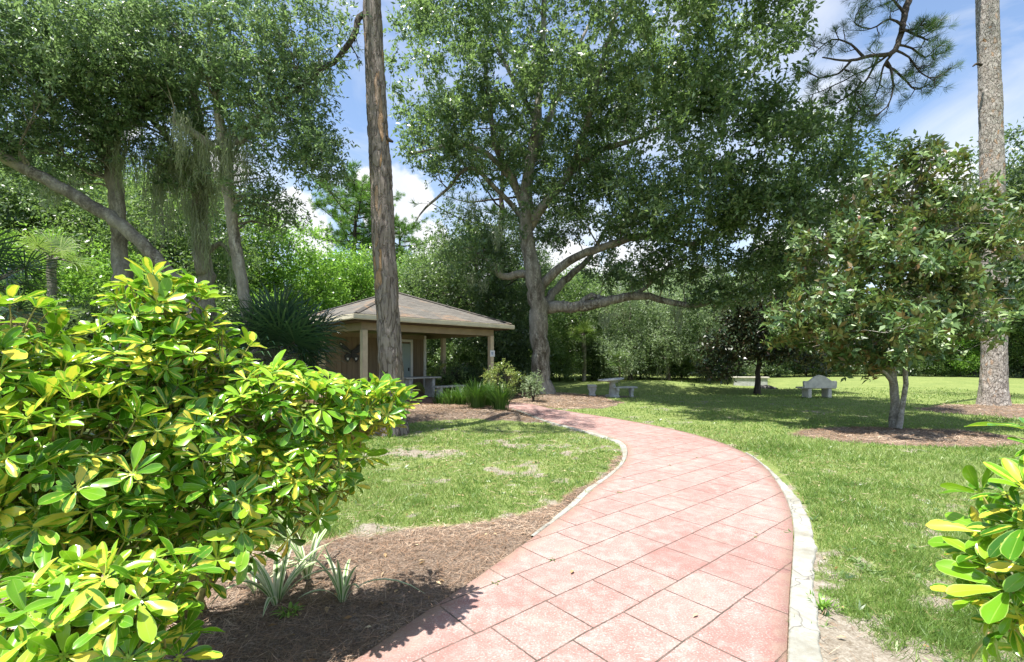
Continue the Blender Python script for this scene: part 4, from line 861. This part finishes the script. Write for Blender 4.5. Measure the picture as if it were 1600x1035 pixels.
P_ = [ # px, distance, turn, scale, kind, label
 (-90,17,.3,1.0,K_mid,'mid green tree rising at the far left edge behind the leaning oak'),(40,19,1.2,1.05,K_mid,'dark tree behind the leaning oak trunk near the left edge'),(150,21,2.2,1.1,K_mid,'leafy tree behind the burled oak trunk'),
 (250,19,.7,.9,K_moss,'moss-hung tree behind the curtain of Spanish moss'),(330,24,1.9,1.15,K_mid,'mid green tree seen between the mossy trunk and the slim leaning oak'),(425,25,.4,1.15,K_bright,'bright green tree left of the cabin roof behind the fan palm'),
 (515,29,2.9,1.12,K_bright,'bright green tree over the left half of the cabin roof'),(90,15,4.2,.75,K_bright,'low bright green tree under the leaning oak trunk'),(375,19,3.3,.6,K_bright,'low tree right behind the fan palm'),
 (610,31,1.1,1.05,K_bright,'bright green tree over the cabin peak behind the brown pine'),(690,27,.2,.78,K_moss,'grey mossy tree over the right slope of the cabin roof'),(745,23.5,5.1,.84,K_dark,'dark leafy tree behind the right end of the cabin roof'),(800,27,2.5,.8,K_moss,'mossy tree just left of the big oak trunk'),
 (650,27,3.9,.6,K_dark,'dark tree seen through the open porch'),(885,31,1.6,.78,K_mid,'mid green tree right behind the big oak trunk'),(930,34,.9,.85,K_mid,'tree behind the cabbage palm'),(985,29.5,4.4,1.0,K_gray,'grey-green tree above the stone table'),
 (1045,29,2.0,1.05,K_gray,'grey-green tree right of the stone table'),(1105,28.5,5.6,.95,K_gray,'pale grey tree above the grassy mound'),(1150,35,1.3,.85,K_mid,'tree behind the mound beneath the oak limb'),(1075,37,.2,.85,K_dark,'dark tree behind the two grey-green ones'),
 (1215,33,2.8,.85,K_dark,'dark tree behind the low dark magnolia'),(1290,36,4.1,.72,K_dark,'dark tree above the arched stone bench'),(1360,35,.6,.66,K_mid,'mid green tree seen behind the young magnolia trunk'),(1425,36,3.4,.62,K_mid,'tree left of the pale plated pine at the wood edge'),
 (1500,33,1.9,.62,K_bright,'bright green low tree just left of the pale plated pine'),(1570,32,5.0,.7,K_mid,'tree just right of the pale plated pine near the right edge'),(1625,31,2.1,1.5,K_dark,'tall dark tree at the right edge beyond the pine'),(1515,38,.8,1.42,K_dark,'tall dark tree behind the young magnolia top'),
 (1700,29,.3,.9,K_mid,'tree beyond the right edge of the lawn'),(-200,14,2.2,.8,K_dark,'tree just past the left edge beside the leaning oak')]
for px, Yt, rz, sc, k, lab in P_: k.place(px, Yt, rz, sc, lab)
kind_lbl = {True: 'dark', False: 'green'}
S_ = [(60,12.5,.85),(150,13.5,.9),(235,14.5,.8),(300,15,.9),(380,16,.9),(690,24.5,.8),(725,22,.75),(790,23,.95),(755,25,1.0),(875,29,.8),(925,30,.75),(1000,32,.8),(1065,31,.8),(1130,31.5,.85),(1195,32,.8),(1260,34,.8),(1330,34,.8),(1395,34,.75),(1460,34,.7),(1600,31.5,.75),(-40,11,.9),(1540,33,.7)]
S_lab = ['shrub under the leaning trunk left of the burled oak','shrub at the foot of the burled oak','dark shrub behind the tallest variegated shrub','shrub at the foot of the mossy trunk','shrub behind the fan palm','shrub behind the porch seen past the right end of the wall','shrub seen between the rear and front right porch posts','shrub between the cabin and the big oak','taller shrub behind the front right porch post',
 'undergrowth right of the big oak trunk','undergrowth under the cabbage palm','undergrowth behind the stone table','undergrowth right of the stone table','undergrowth left of the headwall','undergrowth behind the headwall','undergrowth left of the arched bench','undergrowth behind the arched bench','undergrowth behind the young magnolia trunk','undergrowth between magnolia and pale pine','undergrowth at the right edge past the pale pine','shrub at the left edge below the palm fronds','undergrowth behind the pale plated pine']
for i, ((px, Yt, sc), lab) in enumerate(zip(S_, S_lab)): (K_low if i % 3 else K_lowb).place(px, Yt, i*1.7, sc, lab, 'undergrowth of the wood edge', 'shrub')
# far woodland that closes the view
rs = RS(600); n = 110; a = np.linspace(-1.15, 1.15, n)+rs.normal(0, .01, n); cs = []
for k in range(n):
    R_ = rs.uniform(41, 50); top = rs.uniform(6.0, 8.8)*(1.0 if a[k] > -.15 else 1.15)
    for z in np.arange(.8, top, 1.25): cs.append((math.sin(a[k])*R_/max(.5, math.cos(a[k]))*.85+rs.normal(0, .8), R_+rs.normal(0, 1), z+rs.normal(0, .3), rs.uniform(1.1, 1.7)))
V, ti = clump_leaves(np.array(cs), 16, 9, .42, .5, rs, .1, .25)
tag(leaves_obj('far_woodland', V, ti, M['mid_leaf'], None, (0,0,0)), 'continuous distant woodland closing the view behind the lawn', 'woodland', kind='stuff')
# background pines
def far_pine(px, Y, top_py, lean, crown_w, label, seed, n_br=26, first=.62, foliage='needle_far', ndl=.26, sub=4):
    rs = RS(seed); x = (px-CX)/F*Y; z0 = gz(x, Y); h = EYE+(HY-top_py)/F*Y-z0; b0 = np.array([x, Y, z0-.1]); root = thing('pine_tree', b0, label, 'tree', 'pines beyond the cabin')
    T = Tubes(); p, r = limb(T, [b0, b0+[lean*.3,0,h*.35], b0+[lean*.7,0,h*.7], b0+[lean,0,h*.97]], [.24,.2,.14,.04], rs, 9, .06, .2, .5, .2)
    tc = []; td = []
    for k in range(n_br):
        f = first+(1-first)*(k+.5)/n_br; i = min(int(f*len(p)), len(p)-1); q = p[i]; a = k*2.4; R_ = crown_w*(.75+.5*math.sin(2.6*(f-first)/(1-first)+.3)-.35*((f-first)/(1-first))**2)*rs.uniform(.6, 1.1)
        e = q+np.array([math.cos(a)*R_, math.sin(a)*R_, R_*rs.uniform(.15, .5)]); m_ = (q+e)/2+[0, 0, -.08*R_]
        bp_, br_ = smooth_path([q, m_, e], [.06,.04,.015], .3, .5, rs); T.add(bp_, br_, 5)
        for _ in range(sub*5):
            j = rs.randint(int(len(bp_)*.3), len(bp_)); w = bp_[j]+rs.normal(0, .33, 3)*[1,1,.5]+[0,0,.12]
            T.add(np.array([bp_[j], (bp_[j]+w)/2, w]), np.array([.014,.01,.006]), 3); tc.append(w); td.append(unit(w-bp_[j]+[0,0,.25]))
    T.build('trunk', M['twig'], root, b0); V, ti = tuft_needles(np.array(tc), np.array(td), 44, ndl*1.15, .024, rs, .8); leaves_obj('crown', V, ti, M[foliage], root, b0)
far_pine(545, 33, 285, .6, 3.2, 'bushy pine standing against the cloud left of the brown pine trunk', 701, 30, .66, sub=6)
far_pine(630, 36, 345, -.3, 2.4, 'smaller pine showing just right of the brown pine trunk above the roof', 702, 18, .72)
far_pine(775, 25, 205, .4, 3.3, 'open airy pine seen in the gap left of the oak trunk', 703, 20, .55, 'needle', .3, 3)
far_pine(690, 40, 405, .2, 2.2, 'distant small pine above the right roof slope', 704, 12, .7)
# ------------------------------------------------------------------ palms
def fan_leaf(c, d, up, R_, rs, nl=26, w=.028, droop=.35, arc=2.3):
    """a fan blade: pleated segments radiating from the hub"""
    d = unit(d); s = unit(np.cross(d, up)); V = []; th = np.linspace(-arc, arc, nl)+rs.normal(0, .03, nl)
    nrm = np.cross(s, d)
    for a in th:
        q = d*math.cos(a)+s*math.sin(a); q = unit(q+nrm*rs.normal(0.02, .06)); L = R_*(.72+.28*math.cos(a*.6))*rs.uniform(.88, 1.05)
        side = unit(np.cross(q, nrm)); p0 = c; p1 = c+q*L*.5; p2 = c+q*L*.8+np.array([0,0,-droop*L*.1]); p3 = c+q*L+np.array([0,0,-droop*L*rs.uniform(.2, .6)]); ww = w*R_/.7
        V.append([p0-side*ww*.15, p1-side*ww*.5, p1+side*ww*.5, p0+side*ww*.15]); V.append([p1-side*ww*.5, p2-side*ww*.35, p2+side*ww*.35, p1+side*ww*.5]); V.append([p2-side*ww*.35, p3-side*.002, p3+side*.002, p2+side*ww*.35])
    return np.array(V)
def fan_palm(base, th, R_, n, label, seed, mat='palm_leaf', pet=.6, elev=(-.3, 1.4), dead=0, name='fan_palm', group='palms', nl=26, trunk_r=.13):
    rs = RS(seed); root = thing(name, base, label, 'palm', group); T = Tubes(); V = []; ti = []; Vd = []; td = []; b0 = np.array(base); top = b0+[0, 0, th]
    if th > .3: p, r = limb(T, [b0-[0,0,.1], (b0+top)/2+[.05,0,0], top], [trunk_r*1.1, trunk_r, trunk_r*1.1], rs, 12, .15, .1, .12)
    for k in range(n):
        a = k*2.4+rs.uniform(-.2, .2); e = rs.uniform(*elev); d = np.array([math.cos(a)*math.cos(e), math.sin(a)*math.cos(e), math.sin(e)])
        hub = top+d*pet*rs.uniform(.7, 1.2)+[0,0,-.05]; T.add(np.array([top, (top+hub)/2+[0,0,.04], hub]), np.array([.02,.014,.01]), 4)
        isd = e < elev[0]+.25 and dead
        v = fan_leaf(hub, d, np.array([0,0,1.0])+rs.normal(0, .25, 3), R_*rs.uniform(.8, 1.15), rs, nl, droop=.8 if isd else .35)
        (Vd if isd else V).append(v); (td if isd else ti).append(np.clip(rs.normal(.45, .2)+rs.normal(0, .12, len(v)), 0, 1))
    T.build('trunk', M['oak_bark'], root, b0); leaves_obj('crown', np.vstack(V), np.concatenate(ti), M[mat], root, b0)
    if Vd: leaves_obj('dead_fronds', np.vstack(Vd), np.concatenate(td), M['dead_frond'], root, b0)
q = P(434, 600, 9.9); q[2] = 0
fan_palm(q, 1.5, .95, 60, 'dense dark fan palm between the slim oak and the cabin wall', 801, pet=.85, elev=(-.35, 1.45))
q = P(372, 600, 12.2); q[2] = 0
fan_palm(q, .5, .7, 18, 'lower fan palm half hidden behind the slim oak trunk', 802, pet=.6)
q = P(-35, 600, 7.8); q[2] = 0
fan_palm(q, 2.6, .75, 24, 'fan palm with green and dry fronds reaching in at the left edge', 803, 'palm_leaf', .7, (-.7, 1.2), 1)
q = P(912, 597, 28.5); q[2] = gz(q[0], q[1])
fan_palm(q, 2.8, .75, 26, 'cabbage palm with a bare pale trunk at the wood edge', 804, 'palm_light', .55, (-.8, 1.4), 1, 'cabbage_palm', trunk_r=.12)
q = P(967, 597, 27.5); q[2] = gz(q[0], q[1])
fan_palm(q, 1.3, .6, 14, 'small bright palm right behind the stone table', 805, 'palm_light', .4, (-.3, 1.3), 0, 'cabbage_palm', trunk_r=.05)
q = P(725, 600, 19.5); q[2] = 0
fan_palm(q, .4, .7, 16, 'low palmetto behind the porch between the two right posts', 806, 'palm_leaf', .5)
q = P(80, 345, 13); q[2] = 0
fan_palm(q, 4.3, .6, 12, 'fan palm head peeping over the leaning oak trunk', 807, 'palm_light', .5, trunk_r=.1)
# banana-like broad leaf behind porch
rs = RS(820); bb = np.array([*(PG(675, 625)+[0, 1.2]), 0]); bb = P(668, 610, 18.6); bb[2] = 0
br_ = thing('banana_plant', bb, 'broad pale-ribbed banana plant behind the porch end wall', 'plant'); T = Tubes()
for a, e, L in ((.5, 1.1, 1.35), (2.6, .9, .7), (5.6, .8, .8)):
    d = np.array([math.cos(a)*math.cos(e), -abs(math.sin(a))*math.cos(e)*.5, math.sin(e)]); pts = [bb, bb+d*L*.5, bb+d*L+[0,0,-.05], bb+d*L*1.3+[d[0]*.2,0,-.25]]; p, r = smooth_path(pts, [.035,.03,.02,.006], .1); T.add(p, r, 6)
    s = unit(np.cross(d, [0,1.0,.3])); i0 = len(p)//3; V = []
    for i in range(i0, len(p)-1):
        f = (i-i0)/(len(p)-i0); f2 = (i+1-i0)/(len(p)-i0); w0 = .12*math.sin(math.pi*min(1, f+.05))**.6; w1 = .12*math.sin(math.pi*min(1, f2+.02))**.6 if f2 < 1 else 0
        for sg_ in (-1, 1): V.append([p[i], p[i]+s*w0*sg_+[0,0,.04], p[i+1]+s*w1*sg_+[0,0,.04], p[i+1]])
    leaves_obj('leaf', np.array(V), RS(1).uniform(.5, .9, len(V)), M['shrub_yellow'], br_, bb)
T.build('stem', M['yellow_stem'], br_, bb)
# ------------------------------------------------------------------ border plants
def blade_clump(base, n, H, spread, w, rs, arch=.6):
    V = []; ti = []
    for k in range(n):
        a = rs.uniform(0, 6.28); r0 = rs.uniform(0, spread*.35); L = H*rs.uniform(.6, 1.1); out = rs.uniform(.1, arch)*L; d = np.array([math.cos(a), math.sin(a), 0]); s = np.array([-math.sin(a), math.cos(a), 0])*w*rs.uniform(.7, 1.2)
        tz = np.linspace(0, 1, 6); x = base+d*r0+d*(out*tz**1.8)[:, None]*1.3+np.array([0,0,1.0])*(L*(tz-.42*(out/L)*1.3*tz**3))[:, None]
        ww = np.array([.6, 1, 1, .85, .55, .08]); c = rs.uniform(.15, .85)
        for i in range(5): V.append([x[i]-s*ww[i]/2, x[i+1]-s*ww[i+1]/2, x[i+1]+s*ww[i+1]/2, x[i]+s*ww[i]/2]); ti.append(c)
    return np.array(V), np.array(ti)
rs = RS(901)
for i, (px, py, n, H, lab) in enumerate([(745,645,260,.95,'fullest grassy border clump below the front right porch post'),(782,648,240,.9,'rightmost grassy border clump beside the path end'),(705,638,170,.7,'lower grassy border clump in front of the porch bench'),(722,638,180,.78,'grassy border clump left of the fullest one'),(763,640,200,.85,'grassy border clump right behind the fullest one'),(688,634,110,.5,'small leftmost grassy border clump by the bench')]):
    q = PG(px, py); b0 = np.array([q[0], q[1], gz(q[0], q[1])]); V, ti = blade_clump(b0, n, H, .7, .022, rs, .65); o = leaves_obj('border_grass', V, ti, M['blade'], None, b0); tag(o, lab, 'plant', 'grassy border clumps before the porch')
# striped lilies in the straw
t = NT('striped_leaf'); sp = t.n('ShaderNodeSeparateXYZ'); t.l(t.attr('leafdata', 'Vector'), sp.inputs[0])
au = t.math('ABSOLUTE', sp.outputs[0]); c = t.ramp(au, [(.0, (.11,.25,.06)), (.25, (.14,.3,.07)), (.4, (.55,.6,.36)), (1, (.62,.66,.45))])
b_ = t.bsdf(c, .4); tr = t.n('ShaderNodeBsdfTranslucent'); t.l(c, tr.inputs[0]); mx = t.n('ShaderNodeMixShader'); mx.inputs[0].default_value = .3; t.l(b_.outputs[0], mx.inputs[1]); t.l(tr.outputs[0], mx.inputs[2]); M['lily'] = t.done(mx)
def lily(px, py, n, H, w, lab, seed, az=None, arch=.9):
    rs = RS(seed); q = PG(px, py); b0 = np.array([q[0], q[1], gz(q[0], q[1])]); V = []; Fc = []; ld = []; nv = 0
    for k in range(n):
        a = rs.uniform(0, 6.28) if az is None else az[k % len(az)]+rs.normal(0, .15); L = H*rs.uniform(.7, 1.15); out = rs.uniform(.2, arch+.25)*L; d = np.array([math.cos(a), math.sin(a), 0]); s0 = np.array([-math.sin(a), math.cos(a), 0]); m = 9
        tz = np.linspace(0, 1, m); x = b0+d*.02+d*(out*tz**1.5)[:, None]+np.array([0,0,1.0])*(L*(tz*(1-.25*out/L)-.5*(out/L)**1.5*tz**3))[:, None]
        ww = w*np.array([.5,.8,.95,1,.95,.85,.65,.4,.05])*rs.uniform(.7, 1.1)
        for i in range(m):
            for u, dz in ((-1, .12), (-.35, 0), (.35, 0), (1, .12)): V.append(x[i]+s0*ww[i]*.5*u+np.array([0,0,1])*ww[i]*dz); ld.append((u, tz[i], rs.uniform()))
        for i in range(m-1):
            for j in range(3): a0 = nv+i*4+j; Fc.append((a0, a0+1, a0+5, a0+4))
        nv += m*4
    o = np_mesh('striped_lily', np.array(V), np.array(Fc), M['lily'], None, b0, {'leafdata': np.array(ld)}, True); tag(o, lab, 'plant', 'striped lily clumps in the straw bed')
lily(432, 945, 16, .46, .042, 'cream striped strap-leaved lily directly right of the variegated shrub foot', 31)
lily(535, 938, 11, .42, .032, 'slender striped lily standing alone, rightmost in the straw bed', 32)
lily(480, 905, 13, .58, .034, 'tallest striped lily behind the other two, half under the shrub', 33, arch=.7)
lily(400, 925, 9, .42, .036, 'striped lily half hidden under the shrub leaves', 34)
# small weeds by the kerb
rs = RS(44); q = PG(1283, 948); b0 = np.array([q[0], q[1], gz(q[0], q[1])]); V, ti = blade_clump(b0, 60, .07, .25, .012, rs, 1.1); tag(leaves_obj('weed', V, ti, M['bright_leaf'], None, b0), 'small green weed growing against the right kerb', 'weed')
q = PG(452, 958); b0 = np.array([q[0], q[1], gz(q[0], q[1])]); V, ti = blade_clump(b0, 34, .06, .15, .018, rs, 1.0); tag(leaves_obj('weed', V, ti, M['bright_leaf'], None, b0), 'small leafy weed at the foot of the striped lily', 'weed')
# shrubs beside the cabin
def round_shrub(px, py, r, h, lab, seed, leafm, L=.07, n=90, group='rounded shrubs near the oak'):
    rs = RS(seed); q = PG(px, py); b0 = np.array([q[0], q[1], gz(q[0], q[1])]); root = thing('shrub', b0, lab, 'shrub', group); T = Tubes(); nodes = []; nr = []
    for k in range(6):
        a = k*1.05; p, rr = smooth_path([b0-[0,0,.03], b0+[math.cos(a)*r*.2, math.sin(a)*r*.2, h*.4], b0+[math.cos(a)*r*.5, math.sin(a)*r*.5, h*.75]], [.02,.014,.006], .1); T.add(p, rr, 5); nodes.append(p); nr.append(rr)
    c = clumps_from([(b0[0], b0[1], b0[2]+h*.58, r, r, h*.45, n)], rs, (.14, .22)); connect(T, c, np.vstack(nodes), np.concatenate(nr), rs, 4, .003, .6, .1, .1, .012)
    V, ti = clump_leaves(c, 26, 7, L, .5, rs, .3, .03); finish_tree(root, T, V, ti, 'twig', leafm, 'foliage', 'stem')
round_shrub(784, 632, .62, 1.35, 'pale green shrub just right of the front right porch post', 911, 'shrub_yellow')
round_shrub(833, 628, .42, .95, 'small round pale shrub against the oak trunk', 912, 'gray_leaf', .06, 60)
round_shrub(700, 622, .8, 1.5, 'dark yellowish shrub behind the rear porch post', 913, 'mid_leaf', .08)
round_shrub(738, 618, .9, 1.2, 'dark green shrub behind the grassy border', 914, 'dark_leaf', .08)
round_shrub(800, 622, .9, 1.0, 'low dark shrub between porch and oak', 915, 'dark_leaf', .08)
# ------------------------------------------------------------------ variegated umbrella shrubs
TT = np.array([0,.12,.28,.45,.62,.78,.9,1.0]); WW = np.array([.09,.34,.6,.84,1.0,.96,.72,.16])
UU = np.array([-1,-.86,-.45,0,.45,.86,1])
def rosettes(centres, axes, Ls, rs, nlf=(7, 10), paling=None):
    """palmate whorls; returns verts, faces, leafdata, tint and petiole hubs"""
    V = []; Fs = []; LD = []; TI = []; nv = 0; nu = len(UU); nt = len(TT)
    ii = np.arange(nt-1)[:, None]*nu; jj = np.arange(nu-1)[None]; FT = np.stack([ii+jj, ii+jj+1, ii+nu+jj+1, ii+nu+jj], -1).reshape(-1, 4)
    for c, a, L, tb in zip(centres, axes, Ls, np.clip(rs.normal(.32, .14, len(Ls))+paling, 0, 1)):
        a = unit(a); q = unit(np.cross(a, rs.normal(0, 1, 3))); q2 = np.cross(a, q); n = rs.randint(*nlf); cup = rs.uniform(-.1, .85) if a[2] > .3 else rs.uniform(-.3, .3); var = rs.uniform(0, 1)
        for k in range(n):
            th = k/n*6.283+rs.normal(0, .1); rad = q*math.cos(th)+q2*math.sin(th); e = cup+rs.normal(0, .14); d = unit(rad*math.cos(e)+a*math.sin(e)); nrm = unit(a*math.cos(e)-rad*math.sin(e)+rs.normal(0, .14, 3)); s = unit(np.cross(d, nrm)); nrm = np.cross(s, d)
            Lk = L*rs.uniform(.58, 1.1)*(1+.14*math.cos(th)); W = Lk*rs.uniform(.165, .21); curl = rs.uniform(.04, .4); ped = Lk*.16; fold = rs.uniform(.08, .4)
            t_ = TT[:, None]; u = UU[None]; base = c+d*ped
            x = base+(d[None, None]*(t_*Lk)[..., None])-nrm[None, None]*(curl*t_**2*Lk*.6)[..., None]+s[None, None]*(u*WW[:, None]*W)[..., None]+nrm[None, None]*((np.abs(u)**1.6*fold*WW[:, None]*W)+.02*Lk*np.sin(t_*9+th)*u)[..., None]
            V.append(x.reshape(-1, 3)); Fs.append(FT+nv); nv += nu*nt; r_ = (var*.75+rs.uniform(0, .25)) % 1
            LD.append(np.stack([np.broadcast_to(u, (nt, nu)), np.broadcast_to(t_, (nt, nu)), np.full((nt, nu), r_)], -1).reshape(-1, 3)); TI.append(np.full(nu*nt, np.clip(tb+rs.normal(0, .1), 0, 1)))
            # leaflet stalk
            w = .0022; st_ = np.array([c-s*w, c+s*w, base+s*w*1.6, base-s*w*1.6]); V.append(st_); Fs.append(np.array([[0,1,2,3]])+nv); nv += 4; LD.append(np.tile([[0, .1, r_]], (4, 1))); TI.append(np.full(4, .9))
    return np.vstack(V), np.vstack(Fs), np.vstack(LD), np.concatenate(TI)
def umbrella_shrub(label, blobs, base_px, Lr, seed, stems=5, leaf_lo=.8):
    rs = RS(seed); bx, by = base_px; b0 = np.array([bx, by, gz(bx, by)]); root = thing('umbrella_shrub', b0, label, 'shrub', 'variegated umbrella shrubs'); C = []; A = []; LIT = []
    for (px, py, Y, rx, ry, rz, n) in blobs:
        n = int(n*1.35); c = P(px, py, Y); d = unit(rs.normal(0, 1, (n*2, 3))*[1, 1, 1]+[0, -.25, .35]); d = d[:n]; rr = rs.uniform(.45, 1, n)**.5; p = c+d*rr[:, None]*[rx, ry, rz]; C.append(p); LIT.append(.5*np.clip(rr*1.6-.9, 0, 1)*np.clip(d[:, 2]+.6, 0, 1)); A.append(unit(d*.7+[0, -.05, .8]+rs.normal(0, .22, (n, 3))))  # outer upper whorls get sunlit lime put into their tint, besides new growth
    C = np.vstack(C); A = np.vstack(A); LIT = np.concatenate(LIT); k = C[:, 2] > .12; C, A, LIT = C[k], A[k], LIT[k]
    order = rs.permutation(len(C)); sel = []                 # thin out whorls that sit on top of each other
    for i in order:
        if not sel or np.min(np.linalg.norm(C[sel]-C[i], axis=1)) > .054: sel.append(i)
    C, A, LIT = C[sel], A[sel], LIT[sel]; Ls = rs.uniform(Lr[0], Lr[1], len(C))
    T = Tubes(); nodes = []; nr = []; cen = C.mean(0)
    for (px, py, Y, rx, ry, rz, n) in blobs:
        e = P(px, py, Y); m_ = (b0+e)/2+rs.normal(0, .05, 3)*[1,1,0]; m_[:2] = b0[:2]*.6+e[:2]*.4
        p, r = smooth_path([b0+rs.normal(0, .05, 3)*[1,1,0]-[0,0,.02], m_, e], [.017,.014,.009], .08, .3, rs); T.add(p, r, 8, .08); nodes.append(p); nr.append(r)
    hubs = np.c_[C-A*rs.uniform(.06, .12, (len(C), 1)), np.ones(len(C))]; connect(T, hubs, np.vstack(nodes), np.concatenate(nr), rs, 5, .0045, .7, .05, .07, .011)
    for c, h in zip(C, hubs): T.add(np.array([h[:3], (c+h[:3])/2+rs.normal(0,.004,3), c]), np.array([.004,.003,.0025]), 5)
    T.build('stem', M['yellow_stem'], root, b0); V, Fc, LD, TI = rosettes(C, A, Ls, rs, paling=LIT)
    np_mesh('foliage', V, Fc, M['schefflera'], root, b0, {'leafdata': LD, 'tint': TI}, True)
umbrella_shrub('tallest green and yellow umbrella shrub, middle of the left foreground', [(255,490,2.35,.2,.24,.2,44),(245,570,2.35,.3,.32,.26,80),(310,570,2.4,.24,.3,.26,44),(270,660,2.3,.36,.36,.28,80),(340,720,2.35,.4,.36,.3,90),(450,640,2.45,.36,.3,.22,70),(560,640,2.55,.24,.26,.15,40),(605,645,2.5,.08,.14,.09,8),(500,730,2.45,.28,.26,.28,55),(400,800,2.35,.36,.28,.22,56),(250,800,2.25,.34,.3,.26,50),(330,850,2.2,.3,.2,.12,26),(250,880,2.1,.3,.2,.16,26),(628,640,2.7,.08,.12,.08,6),(560,640,2.8,.25,.2,.12,24)], (-1.95, 2.75), (.08, .122), 1001)
umbrella_shrub('umbrella shrub cut by the left edge, left of the tallest one', [(5,540,1.9,.17,.24,.24,36),(50,620,1.95,.24,.28,.22,46),(90,720,1.9,.34,.3,.32,76),(20,800,1.8,.3,.26,.3,46),(130,830,1.9,.26,.26,.22,36),(-30,690,1.9,.25,.25,.4,36)], (-1.85, 2.1), (.085, .125), 1002)
umbrella_shrub('low yellowest umbrella shrub nearest the camera at bottom left', [(130,960,1.5,.26,.2,.14,46),(230,930,1.55,.16,.16,.13,26),(60,1000,1.45,.22,.18,.16,34),(200,1010,1.5,.18,.18,.12,22)], (-1.25, 1.55), (.095, .125), 1003)
umbrella_shrub('umbrella shrub with large yellow leaves poking in at the right edge', [(1650,830,1.45,.18,.2,.26,34),(1650,960,1.4,.17,.18,.16,18),(1670,720,1.5,.15,.15,.13,9)], (1.85, 1.5), (.1, .14), 1004)
# ------------------------------------------------------------------ sky, sun, camera
SUN = np.array([-.23, -.2, .95]); SUN = SUN/np.linalg.norm(SUN)
elev = math.asin(SUN[2]); azim = math.atan2(SUN[0], SUN[1])
w = bpy.data.worlds.new('World'); scene.world = w; w.use_nodes = True; nt = w.node_tree; nt.nodes.clear()
class WN(NT):
    def __init__(s): s.t = nt; s.m = None
wn = WN(); out = nt.nodes.new('ShaderNodeOutputWorld'); sky = nt.nodes.new('ShaderNodeTexSky'); sky.sky_type = 'NISHITA'; sky.sun_disc = False
sky.sun_elevation = elev; sky.sun_rotation = azim; sky.altitude = 10; sky.air_density = 1.0; sky.dust_density = .8; sky.ozone_density = 1.0
bg = nt.nodes.new('ShaderNodeBackground'); bg.inputs[1].default_value = .115; wn.l(sky.outputs[0], bg.inputs[0])
tc_ = nt.nodes.new('ShaderNodeTexCoord'); gen = tc_.outputs['Generated']
nz1 = nt.nodes.new('ShaderNodeTexNoise'); nz1.inputs['Scale'].default_value = 9; nz1.inputs['Detail'].default_value = 7; nz1.inputs['Roughness'].default_value = .6; wn.l(gen, nz1.inputs['Vector'])
vm = nt.nodes.new('ShaderNodeVectorMath'); vm.operation = 'MULTIPLY_ADD'; wn.l(nz1.outputs[1], vm.inputs[0]); vm.inputs[1].default_value = (.11,.11,.11); 
off = nt.nodes.new('ShaderNodeVectorMath'); off.operation = 'SUBTRACT'; wn.l(gen, off.inputs[0]); off.inputs[1].default_value = (.055,.055,.055); wn.l(off.outputs[0], vm.inputs[2])
mask = None
for (px, py, rp_) in [(618,312,46),(580,292,26),(640,300,34),(450,335,40),(490,372,36),(670,385,42),(600,345,34),(730,390,30),(1310,345,62),(1475,300,58),(1400,330,60),(1100,455,40),(760,440,60),(1560,420,60),(330,260,40),(60,300,60),(170,200,40),(1000,440,70),(1230,420,70),(880,430,60),(1240,20,70),(1190,70,50)]:
    d = unit(np.array([(px-CX)/F, 1, (HY-py)/F])); rr = rp_/F*d[1]
    ds = nt.nodes.new('ShaderNodeVectorMath'); ds.operation = 'DISTANCE'; wn.l(vm.outputs[0], ds.inputs[0]); ds.inputs[1].default_value = d
    mr = nt.nodes.new('ShaderNodeMapRange'); mr.interpolation_type = 'SMOOTHSTEP'; wn.l(ds.outputs['Value'], mr.inputs[0]); mr.inputs[1].default_value = rr*(1.18 if py > 150 else 1.9); mr.inputs[2].default_value = rr*(.82 if py > 150 else .1); mr.inputs[3].default_value = 0; mr.inputs[4].default_value = 1 if py > 150 else .55
    mask = mr.outputs[0] if mask is None else wn.math('MAXIMUM', mask, mr.outputs[0])
mp = nt.nodes.new('ShaderNodeMapping'); mp.inputs['Scale'].default_value = (2.2, 2.2, 5); mp.inputs['Rotation'].default_value = (0,.5,.3); wn.l(gen, mp.inputs[0])
wisp = wn.ramp(wn.noise(mp.outputs[0], 1.4, 6, .6, .5), [(.42, 0.0), (.7, .65)])
mask = wn.math('MAXIMUM', mask, wisp)
cshade = wn.ramp(wn.noise(gen, 7, 5, .6), [(.35, (.78,.83,.92)), (.6, (1,1,1))])
bg2 = nt.nodes.new('ShaderNodeBackground'); bg2.inputs[1].default_value = .55; wn.l(cshade, bg2.inputs[0])
mxs = nt.nodes.new('ShaderNodeMixShader'); wn.l(mask, mxs.inputs[0]); wn.l(bg.outputs[0], mxs.inputs[1]); wn.l(bg2.outputs[0], mxs.inputs[2]); wn.l(mxs.outputs[0], out.inputs[0])
ld = bpy.data.lights.new('sun', 'SUN'); ld.energy = 5.0; ld.angle = math.radians(.55); ld.color = (1, .96, .9); so = bpy.data.objects.new('sun', ld); COL.objects.link(so)
so.rotation_euler = Vector(SUN).to_track_quat('Z', 'Y').to_euler(); so.location = (0, 0, 30)
cd_ = bpy.data.cameras.new('camera'); co = bpy.data.objects.new('camera', cd_); COL.objects.link(co); co.location = (0, 0, EYE); co.rotation_euler = (math.radians(90), 0, 0)
cd_.sensor_width = 36; cd_.lens = 36*F/1600; cd_.shift_y = (HY-517.5)/1600; cd_.clip_start = .02; cd_.clip_end = 2000; scene.camera = co
scene.view_settings.view_transform = 'Standard'; scene.view_settings.look = 'None'; scene.view_settings.gamma = 1; scene.view_settings.exposure = 1.15
cy = scene.cycles; cy.max_bounces = 6; cy.diffuse_bounces = 2; cy.glossy_bounces = 2; cy.transmission_bounces = 4; cy.use_denoising = True; cy.caustics_reflective = False; cy.caustics_refractive = False
print('faces', sum(len(o.data.polygons) for o in bpy.data.objects if o.type == 'MESH'))
